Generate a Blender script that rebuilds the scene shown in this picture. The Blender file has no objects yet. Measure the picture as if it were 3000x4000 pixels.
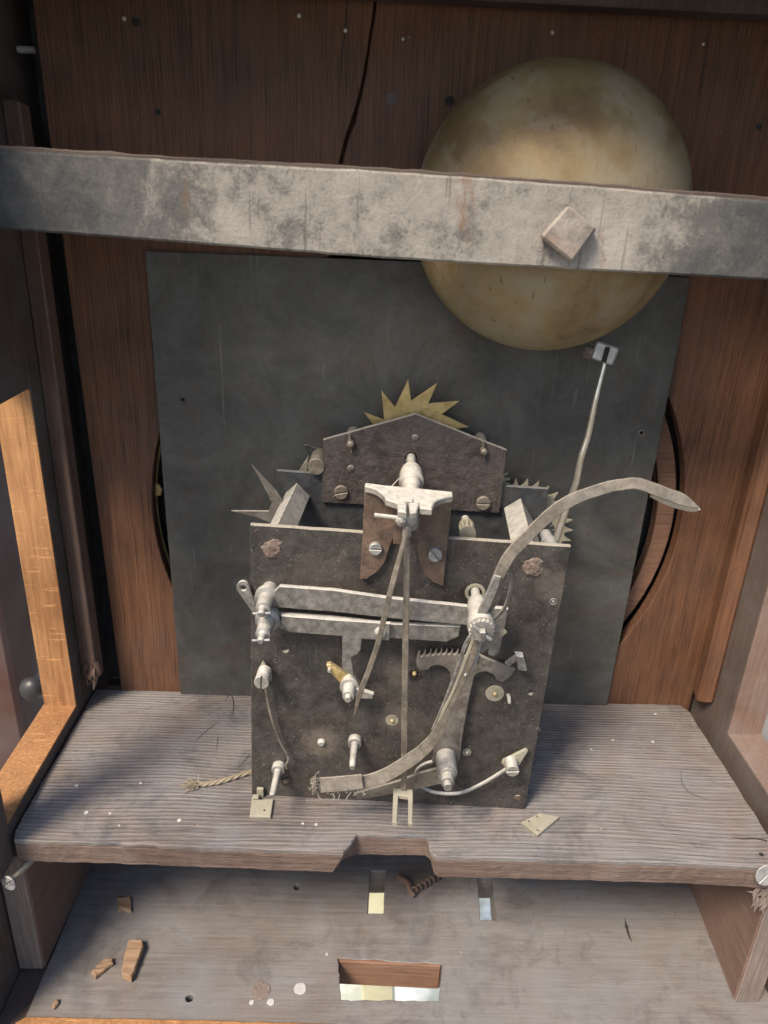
import bpy, bmesh, math, random
import numpy as np
from mathutils import Vector, Matrix, noise
random.seed(7); rnd = random.Random(11)
sc = bpy.context.scene
MM = 0.001

# ------------------------------------------------------------ camera
CAM_R = np.array([[0.99915, -0.03232, -0.02565], [-0.01105, 0.38943, -0.92099], [0.03975, 0.92049, 0.38874]])
CAM_P = np.array([0., 0., 320.])
FPX = 2914.0
cd = bpy.data.cameras.new('camera'); cam = bpy.data.objects.new('camera', cd); sc.collection.objects.link(cam)
cd.sensor_fit = 'VERTICAL'; cd.sensor_height = 36.0; cd.lens = 36.0 * FPX / 4000.0
cd.clip_start = 0.005; cd.clip_end = 200.0
cd.dof.use_dof = True; cd.dof.focus_distance = 0.40; cd.dof.aperture_fstop = 13.0
m4 = Matrix([list(CAM_R[0]) + [0], list(CAM_R[1]) + [0], list(CAM_R[2]) + [0.32], [0, 0, 0, 1]])
m4 = m4.to_quaternion().to_matrix().to_4x4(); m4.translation = (0, 0, 0.32)
cam.matrix_world = m4
sc.camera = cam
sc.render.resolution_x = 768; sc.render.resolution_y = 1024

# ------------------------------------------------------------ light
SUN_AZ = math.radians(42)      # swing to the left of the viewer's back
SUN_EL = math.radians(50)
w = bpy.data.worlds.new('World'); sc.world = w; w.use_nodes = True
nt = w.node_tree; bg = nt.nodes['Background']
sky = nt.nodes.new('ShaderNodeTexSky'); sky.sky_type = 'NISHITA'; sky.sun_disc = False
sky.sun_elevation = SUN_EL; sky.sun_rotation = math.pi + SUN_AZ
sky.air_density = 1.0; sky.dust_density = 2.0; sky.ozone_density = 1.0
nt.links.new(sky.outputs[0], bg.inputs[0]); bg.inputs[1].default_value = 0.125
sl = bpy.data.lights.new('sun', 'SUN'); sl.energy = 3.6; sl.angle = math.radians(17); sl.color = (1.0, 0.85, 0.68)
so = bpy.data.objects.new('sun', sl); sc.collection.objects.link(so)
tosun = Vector((-math.sin(SUN_AZ) * math.cos(SUN_EL), -math.cos(SUN_AZ) * math.cos(SUN_EL), math.sin(SUN_EL)))
so.rotation_euler = tosun.to_track_quat('Z', 'Y').to_euler()
so.location = tosun * 3
sc.view_settings.view_transform = 'Standard'; sc.view_settings.look = 'None'
sc.view_settings.exposure = 0.60; sc.view_settings.gamma = 1.0

# ------------------------------------------------------------ photo rays onto real planes (mm)
def ray(px, py): return CAM_R @ np.array([px - 1500., -(py - 2000.), -FPX])
def onY(px, py, Y): r = ray(px, py); P = CAM_P + r * (Y - CAM_P[1]) / r[1]; return P
def onZ(px, py, Z): r = ray(px, py); P = CAM_P + r * (Z - CAM_P[2]) / r[2]; return P
def onX(px, py, X): r = ray(px, py); P = CAM_P + r * (X - CAM_P[0]) / r[0]; return P
def proj(P):
    c = CAM_R.T @ (np.array(P, float) - CAM_P); return 1500 + FPX * c[0] / -c[2], 2000 - FPX * c[1] / -c[2]
TH = math.atan2(-6.5, 157.); CT, ST = math.cos(TH), math.sin(TH)
MO = np.array([-59.9, 333.1, 0.])
def toloc(P): d = P - MO; return np.array([d[0] * CT + d[1] * ST, -d[0] * ST + d[1] * CT, d[2]])
def toworld(p): return MO + np.array([p[0] * CT - p[1] * ST, p[0] * ST + p[1] * CT, p[2]])
def L(px, py, w):                       # movement frame, w mm in front of the back plate -> (x, z)
    r = ray(px, py); nn = np.array([-ST, CT, 0]); t = (np.dot(MO - CAM_P, nn) - w) / np.dot(r, nn)
    q = toloc(CAM_P + r * t); return (q[0], q[2])
def LZ(px, py, z): q = toloc(onZ(px, py, z)); return (q[0], q[1])     # (x, y) on height z
def Ls(pts, w): return [L(a, b, w) for a, b in pts]
def wat(x, z, py):                      # how far out a horizontal pin at (x, z) reaches photo row py
    lo, hi = -120., 200.
    for _ in range(50):
        m = (lo + hi) / 2
        if proj(toworld((x, -m, z)))[1] < py: lo = m
        else: hi = m
    return lo

# ------------------------------------------------------------ node helpers
def nw(nt, t, **k):
    n = nt.nodes.new(t)
    for a, b in k.items():
        if a[0] == 'i' and a[1:].isdigit(): n.inputs[int(a[1:])].default_value = b
        else: setattr(n, a, b)
    return n
def mat_new(name):
    m = bpy.data.materials.new(name); m.use_nodes = True
    return m, m.node_tree, m.node_tree.nodes['Principled BSDF']
def coords(nt, scale=(1000, 1000, 1000), rot=(0, 0, 0), loc=(0, 0, 0)):
    tc = nw(nt, 'ShaderNodeTexCoord'); mp = nw(nt, 'ShaderNodeMapping')
    mp.inputs['Scale'].default_value = scale; mp.inputs['Rotation'].default_value = rot; mp.inputs['Location'].default_value = loc
    nt.links.new(tc.outputs['Object'], mp.inputs[0]); return mp.outputs[0]
def noi(nt, vec, scale, detail=4, rough=0.55, dist=0):
    n = nw(nt, 'ShaderNodeTexNoise'); n.inputs['Scale'].default_value = scale; n.inputs['Detail'].default_value = detail
    n.inputs['Roughness'].default_value = rough; n.inputs['Distortion'].default_value = dist
    nt.links.new(vec, n.inputs['Vector']); return n.outputs['Fac']
def ramp(nt, fac, stops):
    r = nw(nt, 'ShaderNodeValToRGB'); e = r.color_ramp.elements
    while len(e) < len(stops): e.new(0.5)
    for i, (p, c) in enumerate(stops):
        e[i].position = p; e[i].color = (c, c, c, 1) if isinstance(c, (int, float)) else (*c, 1)
    nt.links.new(fac, r.inputs[0]); return r.outputs[0]
def mix(nt, fac, a, b, mode='MIX'):
    m = nw(nt, 'ShaderNodeMix', data_type='RGBA', blend_type=mode)
    for s, v in ((m.inputs[0], fac), (m.inputs[6], a), (m.inputs[7], b)):
        if hasattr(v, 'is_linked') or hasattr(v, 'links'): nt.links.new(v, s)
        elif isinstance(v, (int, float)): s.default_value = v
        else: s.default_value = (*v, 1)
    return m.outputs[2]
def mth(nt, op, a, b=0.0, clamp=False):
    m = nw(nt, 'ShaderNodeMath', operation=op); m.use_clamp = clamp
    for s, v in ((m.inputs[0], a), (m.inputs[1], b)):
        if hasattr(v, 'links'): nt.links.new(v, s)
        else: s.default_value = v
    return m.outputs[0]
def bump(nt, h, strength, dist, prev=None):
    b = nw(nt, 'ShaderNodeBump'); b.inputs['Strength'].default_value = strength; b.inputs['Distance'].default_value = dist * MM
    nt.links.new(h, b.inputs['Height'])
    if prev: nt.links.new(prev, b.inputs['Normal'])
    return b.outputs[0]
def upness(nt):
    g = nw(nt, 'ShaderNodeNewGeometry'); s = nw(nt, 'ShaderNodeSeparateXYZ'); nt.links.new(g.outputs['True Normal'], s.inputs[0])
    return s.outputs[2]
DF = []
def dusted(nt, col, amount, dcol, vec, base=0.0):
    """settled dust: thick on faces that look up, a thin patchy film elsewhere"""
    up = mth(nt, 'MULTIPLY', mth(nt, 'MAXIMUM', upness(nt), 0.0), amount)
    patch = ramp(nt, noi(nt, vec, 0.22, 6, 0.7, 0.4), [(0.35, 0.55), (0.65, 1.0)])
    fine = ramp(nt, noi(nt, vec, 1.6, 5, 0.8), [(0.42, 0.0), (0.62, 1.0)])
    film = mth(nt, 'MULTIPLY', fine, base)
    f = mth(nt, 'ADD', mth(nt, 'MULTIPLY', up, patch), film, True)
    DF.clear(); DF.append(f)
    return mix(nt, f, col, dcol)

def wood(name, dark, light, axis='X', ring=0.0, ringscale=0.16, dust=0.0, film=0.0, dcol=(0.30, 0.29, 0.28), rough=0.75, bmp=0.5,
         stain=None, scr=False, rdist=3.0, warp=26.0, warpscale=0.011, loc=(0, 0, 0), gloss=None, grey=0.0):
    m, nt, b = mat_new(name)
    sx = {'X': (40, 1000, 1000), 'Y': (1000, 40, 1000), 'Z': (1000, 1000, 40)}[axis]
    v = coords(nt, loc=loc); vg = coords(nt, scale=sx, loc=loc)
    fib = noi(nt, vg, 0.55, 8, 0.7, 0.3); fib2 = noi(nt, vg, 2.6, 5, 0.7)
    big = noi(nt, v, 0.014, 4, 0.6, 0.5)
    f = mth(nt, 'ADD', mth(nt, 'MULTIPLY', fib, 0.6), mth(nt, 'MULTIPLY', big, 0.4))
    col = ramp(nt, f, [(0.36, dark), (0.62, light)])
    h = fib
    if ring > 0:
        wn = nw(nt, 'ShaderNodeTexNoise'); nt.links.new(v, wn.inputs['Vector']); wn.inputs['Scale'].default_value = warpscale; wn.inputs['Detail'].default_value = 1.5
        sub = nw(nt, 'ShaderNodeVectorMath', operation='SUBTRACT'); nt.links.new(wn.outputs['Color'], sub.inputs[0]); sub.inputs[1].default_value = (.5, .5, .5)
        scl = nw(nt, 'ShaderNodeVectorMath', operation='SCALE'); nt.links.new(sub.outputs[0], scl.inputs[0]); scl.inputs['Scale'].default_value = warp
        add = nw(nt, 'ShaderNodeVectorMath', operation='ADD'); nt.links.new(v, add.inputs[0]); nt.links.new(scl.outputs[0], add.inputs[1])
        ml = nw(nt, 'ShaderNodeVectorMath', operation='MULTIPLY'); nt.links.new(add.outputs[0], ml.inputs[0]); ml.inputs[1].default_value = {'X': (.05, 1, 1), 'Y': (1, .05, 1), 'Z': (1, 1, .05)}[axis]
        wv = nw(nt, 'ShaderNodeTexWave', wave_type='BANDS', bands_direction={'X': 'Y', 'Y': 'X', 'Z': 'X'}[axis], wave_profile='SIN')
        nt.links.new(ml.outputs[0], wv.inputs['Vector']); wv.inputs['Scale'].default_value = ringscale
        wv.inputs['Distortion'].default_value = rdist; wv.inputs['Detail'].default_value = 5; wv.inputs['Detail Scale'].default_value = 0.9; wv.inputs['Detail Roughness'].default_value = 0.7
        n1 = noi(nt, ml.outputs[0], ringscale * 2.6, 5, 0.62)
        rr = ramp(nt, mth(nt, 'ADD', mth(nt, 'MULTIPLY', wv.outputs['Fac'], 0.38), mth(nt, 'MULTIPLY', n1, 0.8)), [(0.44, 0.0), (0.72, 1.0)])
        brk = ramp(nt, noi(nt, coords(nt, scale=tuple(c * (1 if c > 500 else 1.6) for c in sx), loc=loc), 0.42, 6, 0.75, 0.6), [(0.40, 0.15), (0.62, 1.0)])
        rr = mth(nt, 'MULTIPLY', rr, brk)
        rf = mth(nt, 'MULTIPLY', rr, ring)
        col = mix(nt, rf, col, light)
        h = mth(nt, 'ADD', fib, mth(nt, 'MULTIPLY', rr, 0.8 * ring))
    if grey > 0:
        gm = ramp(nt, noi(nt, v, 0.02, 6, 0.65, 0.8), [(0.40, 0.0), (0.66, 1.0)])
        col = mix(nt, mth(nt, 'MULTIPLY', gm, grey), col, dcol)
    if stain:
        sm = ramp(nt, noi(nt, v, 0.03, 7, 0.72, 0.5), [(0.52, 0.0), (0.66, 1.0)])
        col = mix(nt, mth(nt, 'MULTIPLY', sm, 0.7), col, stain)
    if scr:
        vs = coords(nt, scale=(90, 1000, 700), rot=(0.5, 0.2, 0.4)); s2 = ramp(nt, noi(nt, vs, 0.7, 3, 0.6), [(0.62, 0.0), (0.68, 1.0)])
        col = mix(nt, mth(nt, 'MULTIPLY', s2, 0.35), col, tuple(min(1, c * 1.8) for c in light))
    col = mix(nt, mth(nt, 'MULTIPLY', ramp(nt, fib2, [(0.5, 0.0), (0.72, 1.0)]), 0.35), col, tuple(c * 0.45 for c in dark))
    spk = ramp(nt, noi(nt, v, 0.9, 2, 0.5), [(0.73, 0.0), (0.76, 1.0)])
    col = mix(nt, mth(nt, 'MULTIPLY', spk, 0.5), col, (0.42, 0.40, 0.36))
    if dust or film: col = dusted(nt, col, dust, dcol, v, film)
    nt.links.new(col, b.inputs['Base Color']); b.inputs['Roughness'].default_value = rough
    b.inputs['Specular IOR Level'].default_value = 0.3 if gloss is None else gloss
    n = bump(nt, h, bmp, 0.6); n = bump(nt, noi(nt, v, 1.3, 5, 0.7), 0.35, 0.25, n)
    nt.links.new(n, b.inputs['Normal'])
    return m

def metal(name, dark, light, rust=0.0, dust=0.5, film=0.2, dcol=(0.42, 0.40, 0.35), rough=0.62, metallic=0.35, bmp=0.5, bs=1.0,
          pits=0.0, scale=0.09, rustcol=(0.13, 0.05, 0.022), brush=None, scratch=0.0):
    m, nt, b = mat_new(name)
    v = coords(nt)
    a = noi(nt, v, scale, 8, 0.68, 0.6)
    col = ramp(nt, a, [(0.34, dark), (0.66, light)])
    if rust:
        rm = ramp(nt, noi(nt, v, 0.05, 9, 0.75, 0.7), [(0.50, 0.0), (0.70, 1.0)])
        col = mix(nt, mth(nt, 'MULTIPLY', rm, rust), col, rustcol)
    if pits:
        pm = ramp(nt, noi(nt, v, 0.55, 6, 0.8), [(0.58, 0.0), (0.66, 1.0)])
        col = mix(nt, mth(nt, 'MULTIPLY', pm, pits), col, tuple(c * 0.4 for c in dark))
    if brush:
        vb = coords(nt, scale=brush); bb = noi(nt, vb, 0.8, 4, 0.7)
        col = mix(nt, mth(nt, 'MULTIPLY', ramp(nt, bb, [(0.4, 0.0), (0.7, 1.0)]), 0.4), col, tuple(min(1, c * 1.5) for c in light))
    if scratch:
        for k_, (ro, sc_) in enumerate((((0, 0.6, 0), (1000, 1000, 25)), ((0, -1.1, 0), (1000, 1000, 18)), ((0, 0.1, 0), (1000, 1000, 40)))):
            sn = ramp(nt, noi(nt, coords(nt, scale=sc_, rot=ro), 0.55, 2, 0.4), [(0.70, 0.0), (0.735, 1.0)])
            sm_ = ramp(nt, noi(nt, v, 0.03, 3, 0.5, k_ * .7), [(0.5, 0.0), (0.6, 1.0)])
            col = mix(nt, mth(nt, 'MULTIPLY', mth(nt, 'MULTIPLY', sn, sm_), scratch), col, tuple(min(1, c * 2.2) for c in light))
    col = dusted(nt, col, dust, dcol, v, film); df = DF[0]
    nt.links.new(col, b.inputs['Base Color'])
    wearm = ramp(nt, noi(nt, v, 0.25, 5, 0.7), [(0.35, 0.25), (0.6, 1.0)])
    inv = mth(nt, 'SUBTRACT', 1.0, df, True)
    nt.links.new(mth(nt, 'MULTIPLY', mth(nt, 'MULTIPLY', wearm, metallic), inv), b.inputs['Metallic'])
    rg = ramp(nt, noi(nt, v, 0.3, 5, 0.7), [(0.3, max(.15, rough - 0.15)), (0.7, min(1, rough + 0.15))])
    nt.links.new(mth(nt, 'ADD', rg, mth(nt, 'MULTIPLY', df, 0.45), True), b.inputs['Roughness'])
    n = bump(nt, noi(nt, v, 0.9, 7, 0.75), bmp, 0.35 * bs); n = bump(nt, noi(nt, v, 0.12, 4, 0.6), bmp * 0.8, 1.2 * bs, n)
    nt.links.new(n, b.inputs['Normal'])
    return m

M = {}
M['back'] = wood('mahogany_back', (0.036, 0.016, 0.010), (0.175, 0.080, 0.040), 'Z', ring=0.55, ringscale=0.16, rdist=1.5, warp=8, rough=0.6, bmp=0.35, film=0.08, grey=.22, dcol=(0.10, 0.078, 0.07))
M['side'] = wood('dark_side_wood', (0.055, 0.040, 0.034), (0.12, 0.085, 0.07), 'Z', rough=0.8, film=0.14, grey=0.35, dcol=(0.17, 0.16, 0.16))
M['batten'] = wood('batten_wood', (0.075, 0.042, 0.030), (0.16, 0.095, 0.065), 'Z', rough=0.72, film=0.12, grey=0.35, dcol=(0.15, 0.14, 0.14))
M['reveal'] = wood('raw_sunlit_wood', (0.22, 0.095, 0.034), (0.50, 0.265, 0.115), 'Z', rough=0.8, film=0.1, scr=True, dcol=(0.35, 0.27, 0.2))  # raw wood, with the warm sunlight partly put into its orange
M['shelf'] = wood('seat_board_wood', (0.034, 0.023, 0.020), (0.25, 0.20, 0.17), 'X', ring=1.0, ringscale=0.115, rdist=0.7, warp=26, warpscale=0.0065, gloss=.6, dust=0.16, film=0.10, stain=(0.045, 0.04, 0.045), rough=0.62, bmp=0.9,
                  grey=0.42, dcol=(0.28, 0.30, 0.32))
M['edge'] = wood('seat_edge_wood', (0.045, 0.025, 0.020), (0.20, 0.13, 0.10), 'X', ring=0.5, ringscale=0.25, film=0.25, rough=0.9, bmp=1.6, dcol=(0.27, 0.24, 0.22), grey=.25)
M['floor'] = wood('bottom_board_wood', (0.095, 0.070, 0.056), (0.23, 0.195, 0.17), 'X', ring=0.45, ringscale=0.045, rdist=1.5, warp=16, stain=(0.065, 0.048, 0.038), dust=0.26, film=0.12, rough=0.6, gloss=.5, bmp=0.4,
                  grey=0.5, dcol=(0.235, 0.25, 0.265))
M['bearer'] = wood('bearer_wood', (0.10, 0.055, 0.04), (0.20, 0.125, 0.095), 'Y', rough=0.8, film=0.15)
M['bearer_end'] = wood('bearer_end_grain', (0.11, 0.085, 0.07), (0.27, 0.21, 0.18), 'Z', rough=0.95, film=0.3, bmp=1.4)
M['splinter'] = wood('splinter_wood', (0.20, 0.11, 0.055), (0.42, 0.27, 0.15), 'X', rough=0.85, dust=0.2, film=0.1)
M['rim'] = wood('hole_rim_wood', (0.11, 0.055, 0.035), (0.27, 0.15, 0.095), 'X', rough=0.85, film=0.12, dcol=(0.3, 0.24, 0.2))
M['dial'] = metal('iron_dial_back', (0.040, 0.041, 0.038), (0.098, 0.100, 0.092), rust=0.45, dust=0.3, film=0.07, rough=0.5, metallic=0.25, bmp=0.25, pits=0.4, scale=0.022, dcol=(0.17, 0.165, 0.15), scratch=.35, rustcol=(0.10, 0.045, 0.025))
M['plate'] = metal('iron_plate', (0.022, 0.020, 0.019), (0.072, 0.066, 0.061), rust=0.3, dust=1.4, film=0.09, rough=0.45, metallic=0.4, bmp=0.7, pits=0.4, dcol=(0.40, 0.37, 0.31), scratch=.4, rustcol=(0.10, 0.055, 0.032))
M['gable'] = metal('gable_iron', (0.035, 0.028, 0.027), (0.105, 0.086, 0.080), rust=0.25, dust=1.4, film=0.08, rough=0.45, metallic=0.4, bmp=1.2, pits=0.4, dcol=(0.42, 0.40, 0.35), scratch=.4, rustcol=(0.10, 0.055, 0.032))
M['deep'] = metal('inner_plate_iron', (0.022, 0.024, 0.026), (0.060, 0.064, 0.068), dust=0.8, film=0.06, rough=0.5, metallic=0.3, bmp=0.5, dcol=(0.3, 0.3, 0.3), scratch=.3)
M['cock'] = metal('brown_cock_iron', (0.055, 0.034, 0.026), (0.17, 0.11, 0.078), rust=0.5, dust=1.0, film=0.08, rough=0.5, metallic=0.3, bmp=0.8, pits=.4, dcol=(0.60, 0.57, 0.48))
M['steel'] = metal('dusty_steel', (0.155, 0.15, 0.14), (0.285, 0.275, 0.255), rust=0.15, dust=1.1, film=0.09, rough=0.32, metallic=0.75, bmp=0.4, pits=0.35, dcol=(0.55, 0.54, 0.50), scratch=.4, rustcol=(0.17, 0.10, 0.06))
M['bright'] = metal('bright_steel', (0.24, 0.245, 0.25), (0.46, 0.46, 0.46), dust=0.6, film=0.10, rough=0.32, metallic=0.8, bmp=0.35, pits=.3, dcol=(0.54, 0.53, 0.50))
M['spring'] = metal('worn_spring_steel', (0.10, 0.085, 0.068), (0.27, 0.235, 0.19), rust=0.35, dust=0.6, film=0.14, rough=0.38, metallic=0.6, bmp=0.5, pits=0.4, dcol=(0.45, 0.42, 0.36), rustcol=(0.18, 0.10, 0.055))
M['rack'] = metal('rack_steel', (0.075, 0.068, 0.060), (0.20, 0.18, 0.16), rust=0.25, dust=0.9, film=0.14, rough=0.42, metallic=0.5, bmp=0.5, pits=0.45, dcol=(0.42, 0.39, 0.34), scratch=.3)
M['brass'] = metal('dull_brass', (0.38, 0.28, 0.11), (0.62, 0.48, 0.22), dust=0.5, film=0.12, rough=0.38, metallic=0.75, bmp=0.3, pits=.2, dcol=(0.46, 0.42, 0.30))
M['brassd'] = metal('dusty_brass', (0.22, 0.20, 0.14), (0.36, 0.335, 0.26), dust=0.5, film=0.2, rough=0.6, metallic=0.3, bmp=0.25, dcol=(0.42, 0.41, 0.34))
M['post'] = metal('dust_coated_steel', (0.14, 0.13, 0.115), (0.31, 0.295, 0.26), rust=.15, dust=1.0, film=0.22, rough=0.5, metallic=0.35, bmp=0.8, pits=.35, dcol=(0.62, 0.61, 0.56), rustcol=(0.2, 0.13, 0.07))
M['stud'] = metal('grey_stud_steel', (0.12, 0.12, 0.115), (0.29, 0.285, 0.27), rust=.2, dust=0.9, film=0.07, rough=0.28, metallic=0.65, bmp=0.6, pits=.35, dcol=(0.60, 0.58, 0.52), rustcol=(0.2, 0.13, 0.07))
M['rust'] = metal('rust_lump', (0.05, 0.03, 0.022), (0.20, 0.13, 0.10), rust=0.6, dust=0.3, film=0.3, rough=0.9, metallic=0.0, bmp=2.0, scale=0.45, rustcol=(.09, .045, .03), pits=.5)
m_, nt_, b_ = mat_new('wire_rod'); M['rod'] = m_
nt_.links.new(ramp(nt_, noi(nt_, coords(nt_), 0.25, 4, .6), [(0.35, (0.50, 0.45, 0.37)), (0.7, (0.66, 0.62, 0.55))]), b_.inputs['Base Color'])
b_.inputs['Metallic'].default_value = .85; b_.inputs['Roughness'].default_value = .3
M['nail'] = metal('pale_nail', (0.35, 0.33, 0.30), (0.6, 0.58, 0.54), dust=0.3, film=0.2, rough=0.5, metallic=0.4)
M['black'] = metal('dark_void_iron', (0.012, 0.011, 0.010), (0.03, 0.027, 0.025), dust=0.0, film=0.0, rough=0.8, metallic=0.0)
M['cord'] = wood('hemp_cord', (0.22, 0.18, 0.13), (0.40, 0.34, 0.25), 'X', rough=0.95)
M['fluff'] = wood('grey_fluff', (0.20, 0.175, 0.14), (0.36, 0.32, 0.27), 'X', rough=1.0, bmp=0.1)
M['paint'] = metal('white_paint_spot', (0.36, 0.36, 0.36), (0.55, 0.55, 0.54), dust=0, film=0.1, rough=0.7, metallic=0.0)

def wear(m, spots, colr):
    nt = m.node_tree; b = nt.nodes['Principled BSDF']; src = b.inputs['Base Color'].links[0].from_socket; v = coords(nt); col = src
    nz = noi(nt, v, 0.35, 6, 0.7)
    for x, z, r_, k in spots:
        d = nw(nt, 'ShaderNodeVectorMath', operation='DISTANCE'); nt.links.new(v, d.inputs[0]); d.inputs[1].default_value = (x, 0, z)
        f = mth(nt, 'DIVIDE', d.outputs['Value'], r_); f = mth(nt, 'ADD', f, mth(nt, 'MULTIPLY', mth(nt, 'SUBTRACT', nz, .5), 1.4))
        f = ramp(nt, f, [(0.45, 1.0), (1.1, 0.0)]); col = mix(nt, mth(nt, 'MULTIPLY', f, min(1, k * 1.35)), col, colr)
    nt.links.new(col, b.inputs['Base Color'])
wear(M['plate'], [(*L(1256, 2898, 0), 13, .6), (*L(1540, 2810, 0), 12, .4), (*L(1700, 2860, 0), 16, .25), (*L(1250, 2300, 0), 24, .25), (*L(2170, 2290, 0), 12, .5), (*L(1560, 2630, 0), 9, .3)], (0.17, 0.14, 0.115))
wear(M['plate'], [(*L(1619, 2640, 0), 5, .8), (*L(1850, 2320, 0), 8, .7), (*L(1040, 2400, 0), 9, .6), (*L(1365, 2740, 0), 9, .5), (*L(1117, 3050, 0), 5, .6)], (0.018, 0.014, 0.012))
wear(M['gable'], [(*L(1606, 1790, -74), 8, .9)], (0.02, 0.012, 0.009)) if False else None
def bell_mat():
    m, nt, b = mat_new('dusty_bell_metal'); v = coords(nt)
    a = noi(nt, v, 0.016, 10, 0.6, 0.1)
    col = ramp(nt, a, [(0.40, (0.165, 0.11, 0.052)), (0.50, (0.25, 0.18, 0.085)), (0.60, (0.29, 0.225, 0.12))])
    g = ramp(nt, noi(nt, v, 0.024, 13, 0.7, 0.25), [(0.45, 0.0), (0.57, 1.0)])
    fine = ramp(nt, noi(nt, v, 0.9, 6, 0.8), [(0.35, 0.3), (0.65, 1.0)])
    gf = mth(nt, 'MULTIPLY', mth(nt, 'MULTIPLY', g, fine), 0.75)
    col = mix(nt, gf, col, (0.30, 0.27, 0.21))
    o = ramp(nt, noi(nt, v, 0.05, 9, 0.72, 0.4), [(0.60, 0.0), (0.68, 1.0)])
    col = mix(nt, mth(nt, 'MULTIPLY', o, 0.25), col, (0.18, 0.11, 0.055))
    wv = nw(nt, 'ShaderNodeTexWave', wave_type='RINGS', rings_direction='Y', wave_profile='SIN'); nt.links.new(v, wv.inputs['Vector'])
    wv.inputs['Scale'].default_value = 0.12; wv.inputs['Distortion'].default_value = 0.6; wv.inputs['Detail'].default_value = 3; wv.inputs['Detail Scale'].default_value = .05
    col = mix(nt, mth(nt, 'MULTIPLY', ramp(nt, wv.outputs['Fac'], [(0.75, 0.0), (1.0, 1.0)]), 0.05), col, (0.36, 0.28, 0.13))
    s = ramp(nt, noi(nt, v, 0.5, 4, 0.7), [(0.66, 0.0), (0.72, 1.0)])
    col = mix(nt, mth(nt, 'MULTIPLY', s, 0.7), col, (0.07, 0.05, 0.03))
    for ro, sc_ in (((0, 0.7, 0), (1000, 1000, 16)), ((0, -0.5, 0.3), (1000, 600, 22))):
        sn = ramp(nt, noi(nt, coords(nt, scale=sc_, rot=ro), 0.30, 3, 0.5), [(0.68, 0.0), (0.72, 1.0)])
        col = mix(nt, mth(nt, 'MULTIPLY', sn, 0.6), col, (0.11, 0.08, 0.045))
    nt.links.new(col, b.inputs['Base Color'])
    nt.links.new(mth(nt, 'MULTIPLY', mth(nt, 'SUBTRACT', 1.0, gf), 0.20), b.inputs['Metallic'])
    nt.links.new(mth(nt, 'ADD', mth(nt, 'MULTIPLY', gf, 0.30), 0.56), b.inputs['Roughness'])
    n = bump(nt, noi(nt, v, 0.8, 6, 0.7), 0.5, 0.3); n = bump(nt, wv.outputs['Fac'], 0.02, 0.3, n); nt.links.new(bump(nt, noi(nt, v, 0.05, 3, 0.5), 0.3, 1.2, n), b.inputs['Normal'])
    return m
M['bell'] = bell_mat()

def bar_mat():
    m, nt, b = mat_new('blotched_bar'); v = coords(nt)
    big = noi(nt, v, 0.018, 9, 0.66, 0.15); mid = noi(nt, v, 0.085, 10, 0.78, 0.2); fine = noi(nt, v, 0.7, 7, 0.85, 0.2)
    # darker ends: the blotch tone drops with distance from the bar's middle
    s = nw(nt, 'ShaderNodeSeparateXYZ'); nt.links.new(v, s.inputs[0])
    xx = mth(nt, 'ABSOLUTE', mth(nt, 'SUBTRACT', s.outputs[0], 8.0)); e = mth(nt, 'MULTIPLY', mth(nt, 'MAXIMUM', mth(nt, 'SUBTRACT', xx, 80.0), 0.0), 0.0026)
    f = mth(nt, 'ADD', mth(nt, 'ADD', mth(nt, 'MULTIPLY', big, 0.4), mth(nt, 'MULTIPLY', mid, 0.38)), mth(nt, 'MULTIPLY', fine, 0.22))
    f = mth(nt, 'SUBTRACT', f, e)
    col = ramp(nt, f, [(0.18, (0.024, 0.028, 0.032)), (0.33, (0.075, 0.078, 0.078)), (0.425, (0.14, 0.135, 0.127)), (0.455, (0.20, 0.19, 0.172)), (0.485, (0.29, 0.27, 0.24)), (0.58, (0.39, 0.365, 0.325))])
    r = ramp(nt, noi(nt, coords(nt, scale=(1000, 1000, 380), rot=(0, 0.35, 0)), 0.05, 8, 0.74, 0.3), [(0.60, 0.0), (0.66, 1.0)])
    col = mix(nt, mth(nt, 'MULTIPLY', r, 0.55), col, (0.21, 0.105, 0.05))
    for ro, sc_ in (((0, 0.9, 0), (1000, 1000, 30)), ((0, -0.6, 0), (1000, 1000, 40)), ((0, 1.5, 0), (1000, 1000, 25))):
        sn = ramp(nt, noi(nt, coords(nt, scale=sc_, rot=ro), 0.42, 3, 0.5), [(0.68, 0.0), (0.71, 1.0)])
        col = mix(nt, mth(nt, 'MULTIPLY', sn, 0.45), col, (0.09, 0.08, 0.07))
    pt = ramp(nt, noi(nt, v, 0.75, 5, 0.7), [(0.60, 0.0), (0.66, 1.0)])
    col = mix(nt, mth(nt, 'MULTIPLY', pt, 0.45), col, (0.10, 0.09, 0.08))
    nt.links.new(col, b.inputs['Base Color']); b.inputs['Roughness'].default_value = 0.85; b.inputs['Specular IOR Level'].default_value = 0.25
    n = bump(nt, fine, 1.0, 0.45); nt.links.new(bump(nt, mid, 0.7, 1.2, n), b.inputs['Normal'])
    return m
M['bar'] = bar_mat()
M['barback'] = wood('dark_bar_back', (0.035, 0.024, 0.02), (0.12, 0.09, 0.075), 'X', film=.2, dust=.1, dcol=(.2, .18, .16))

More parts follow.
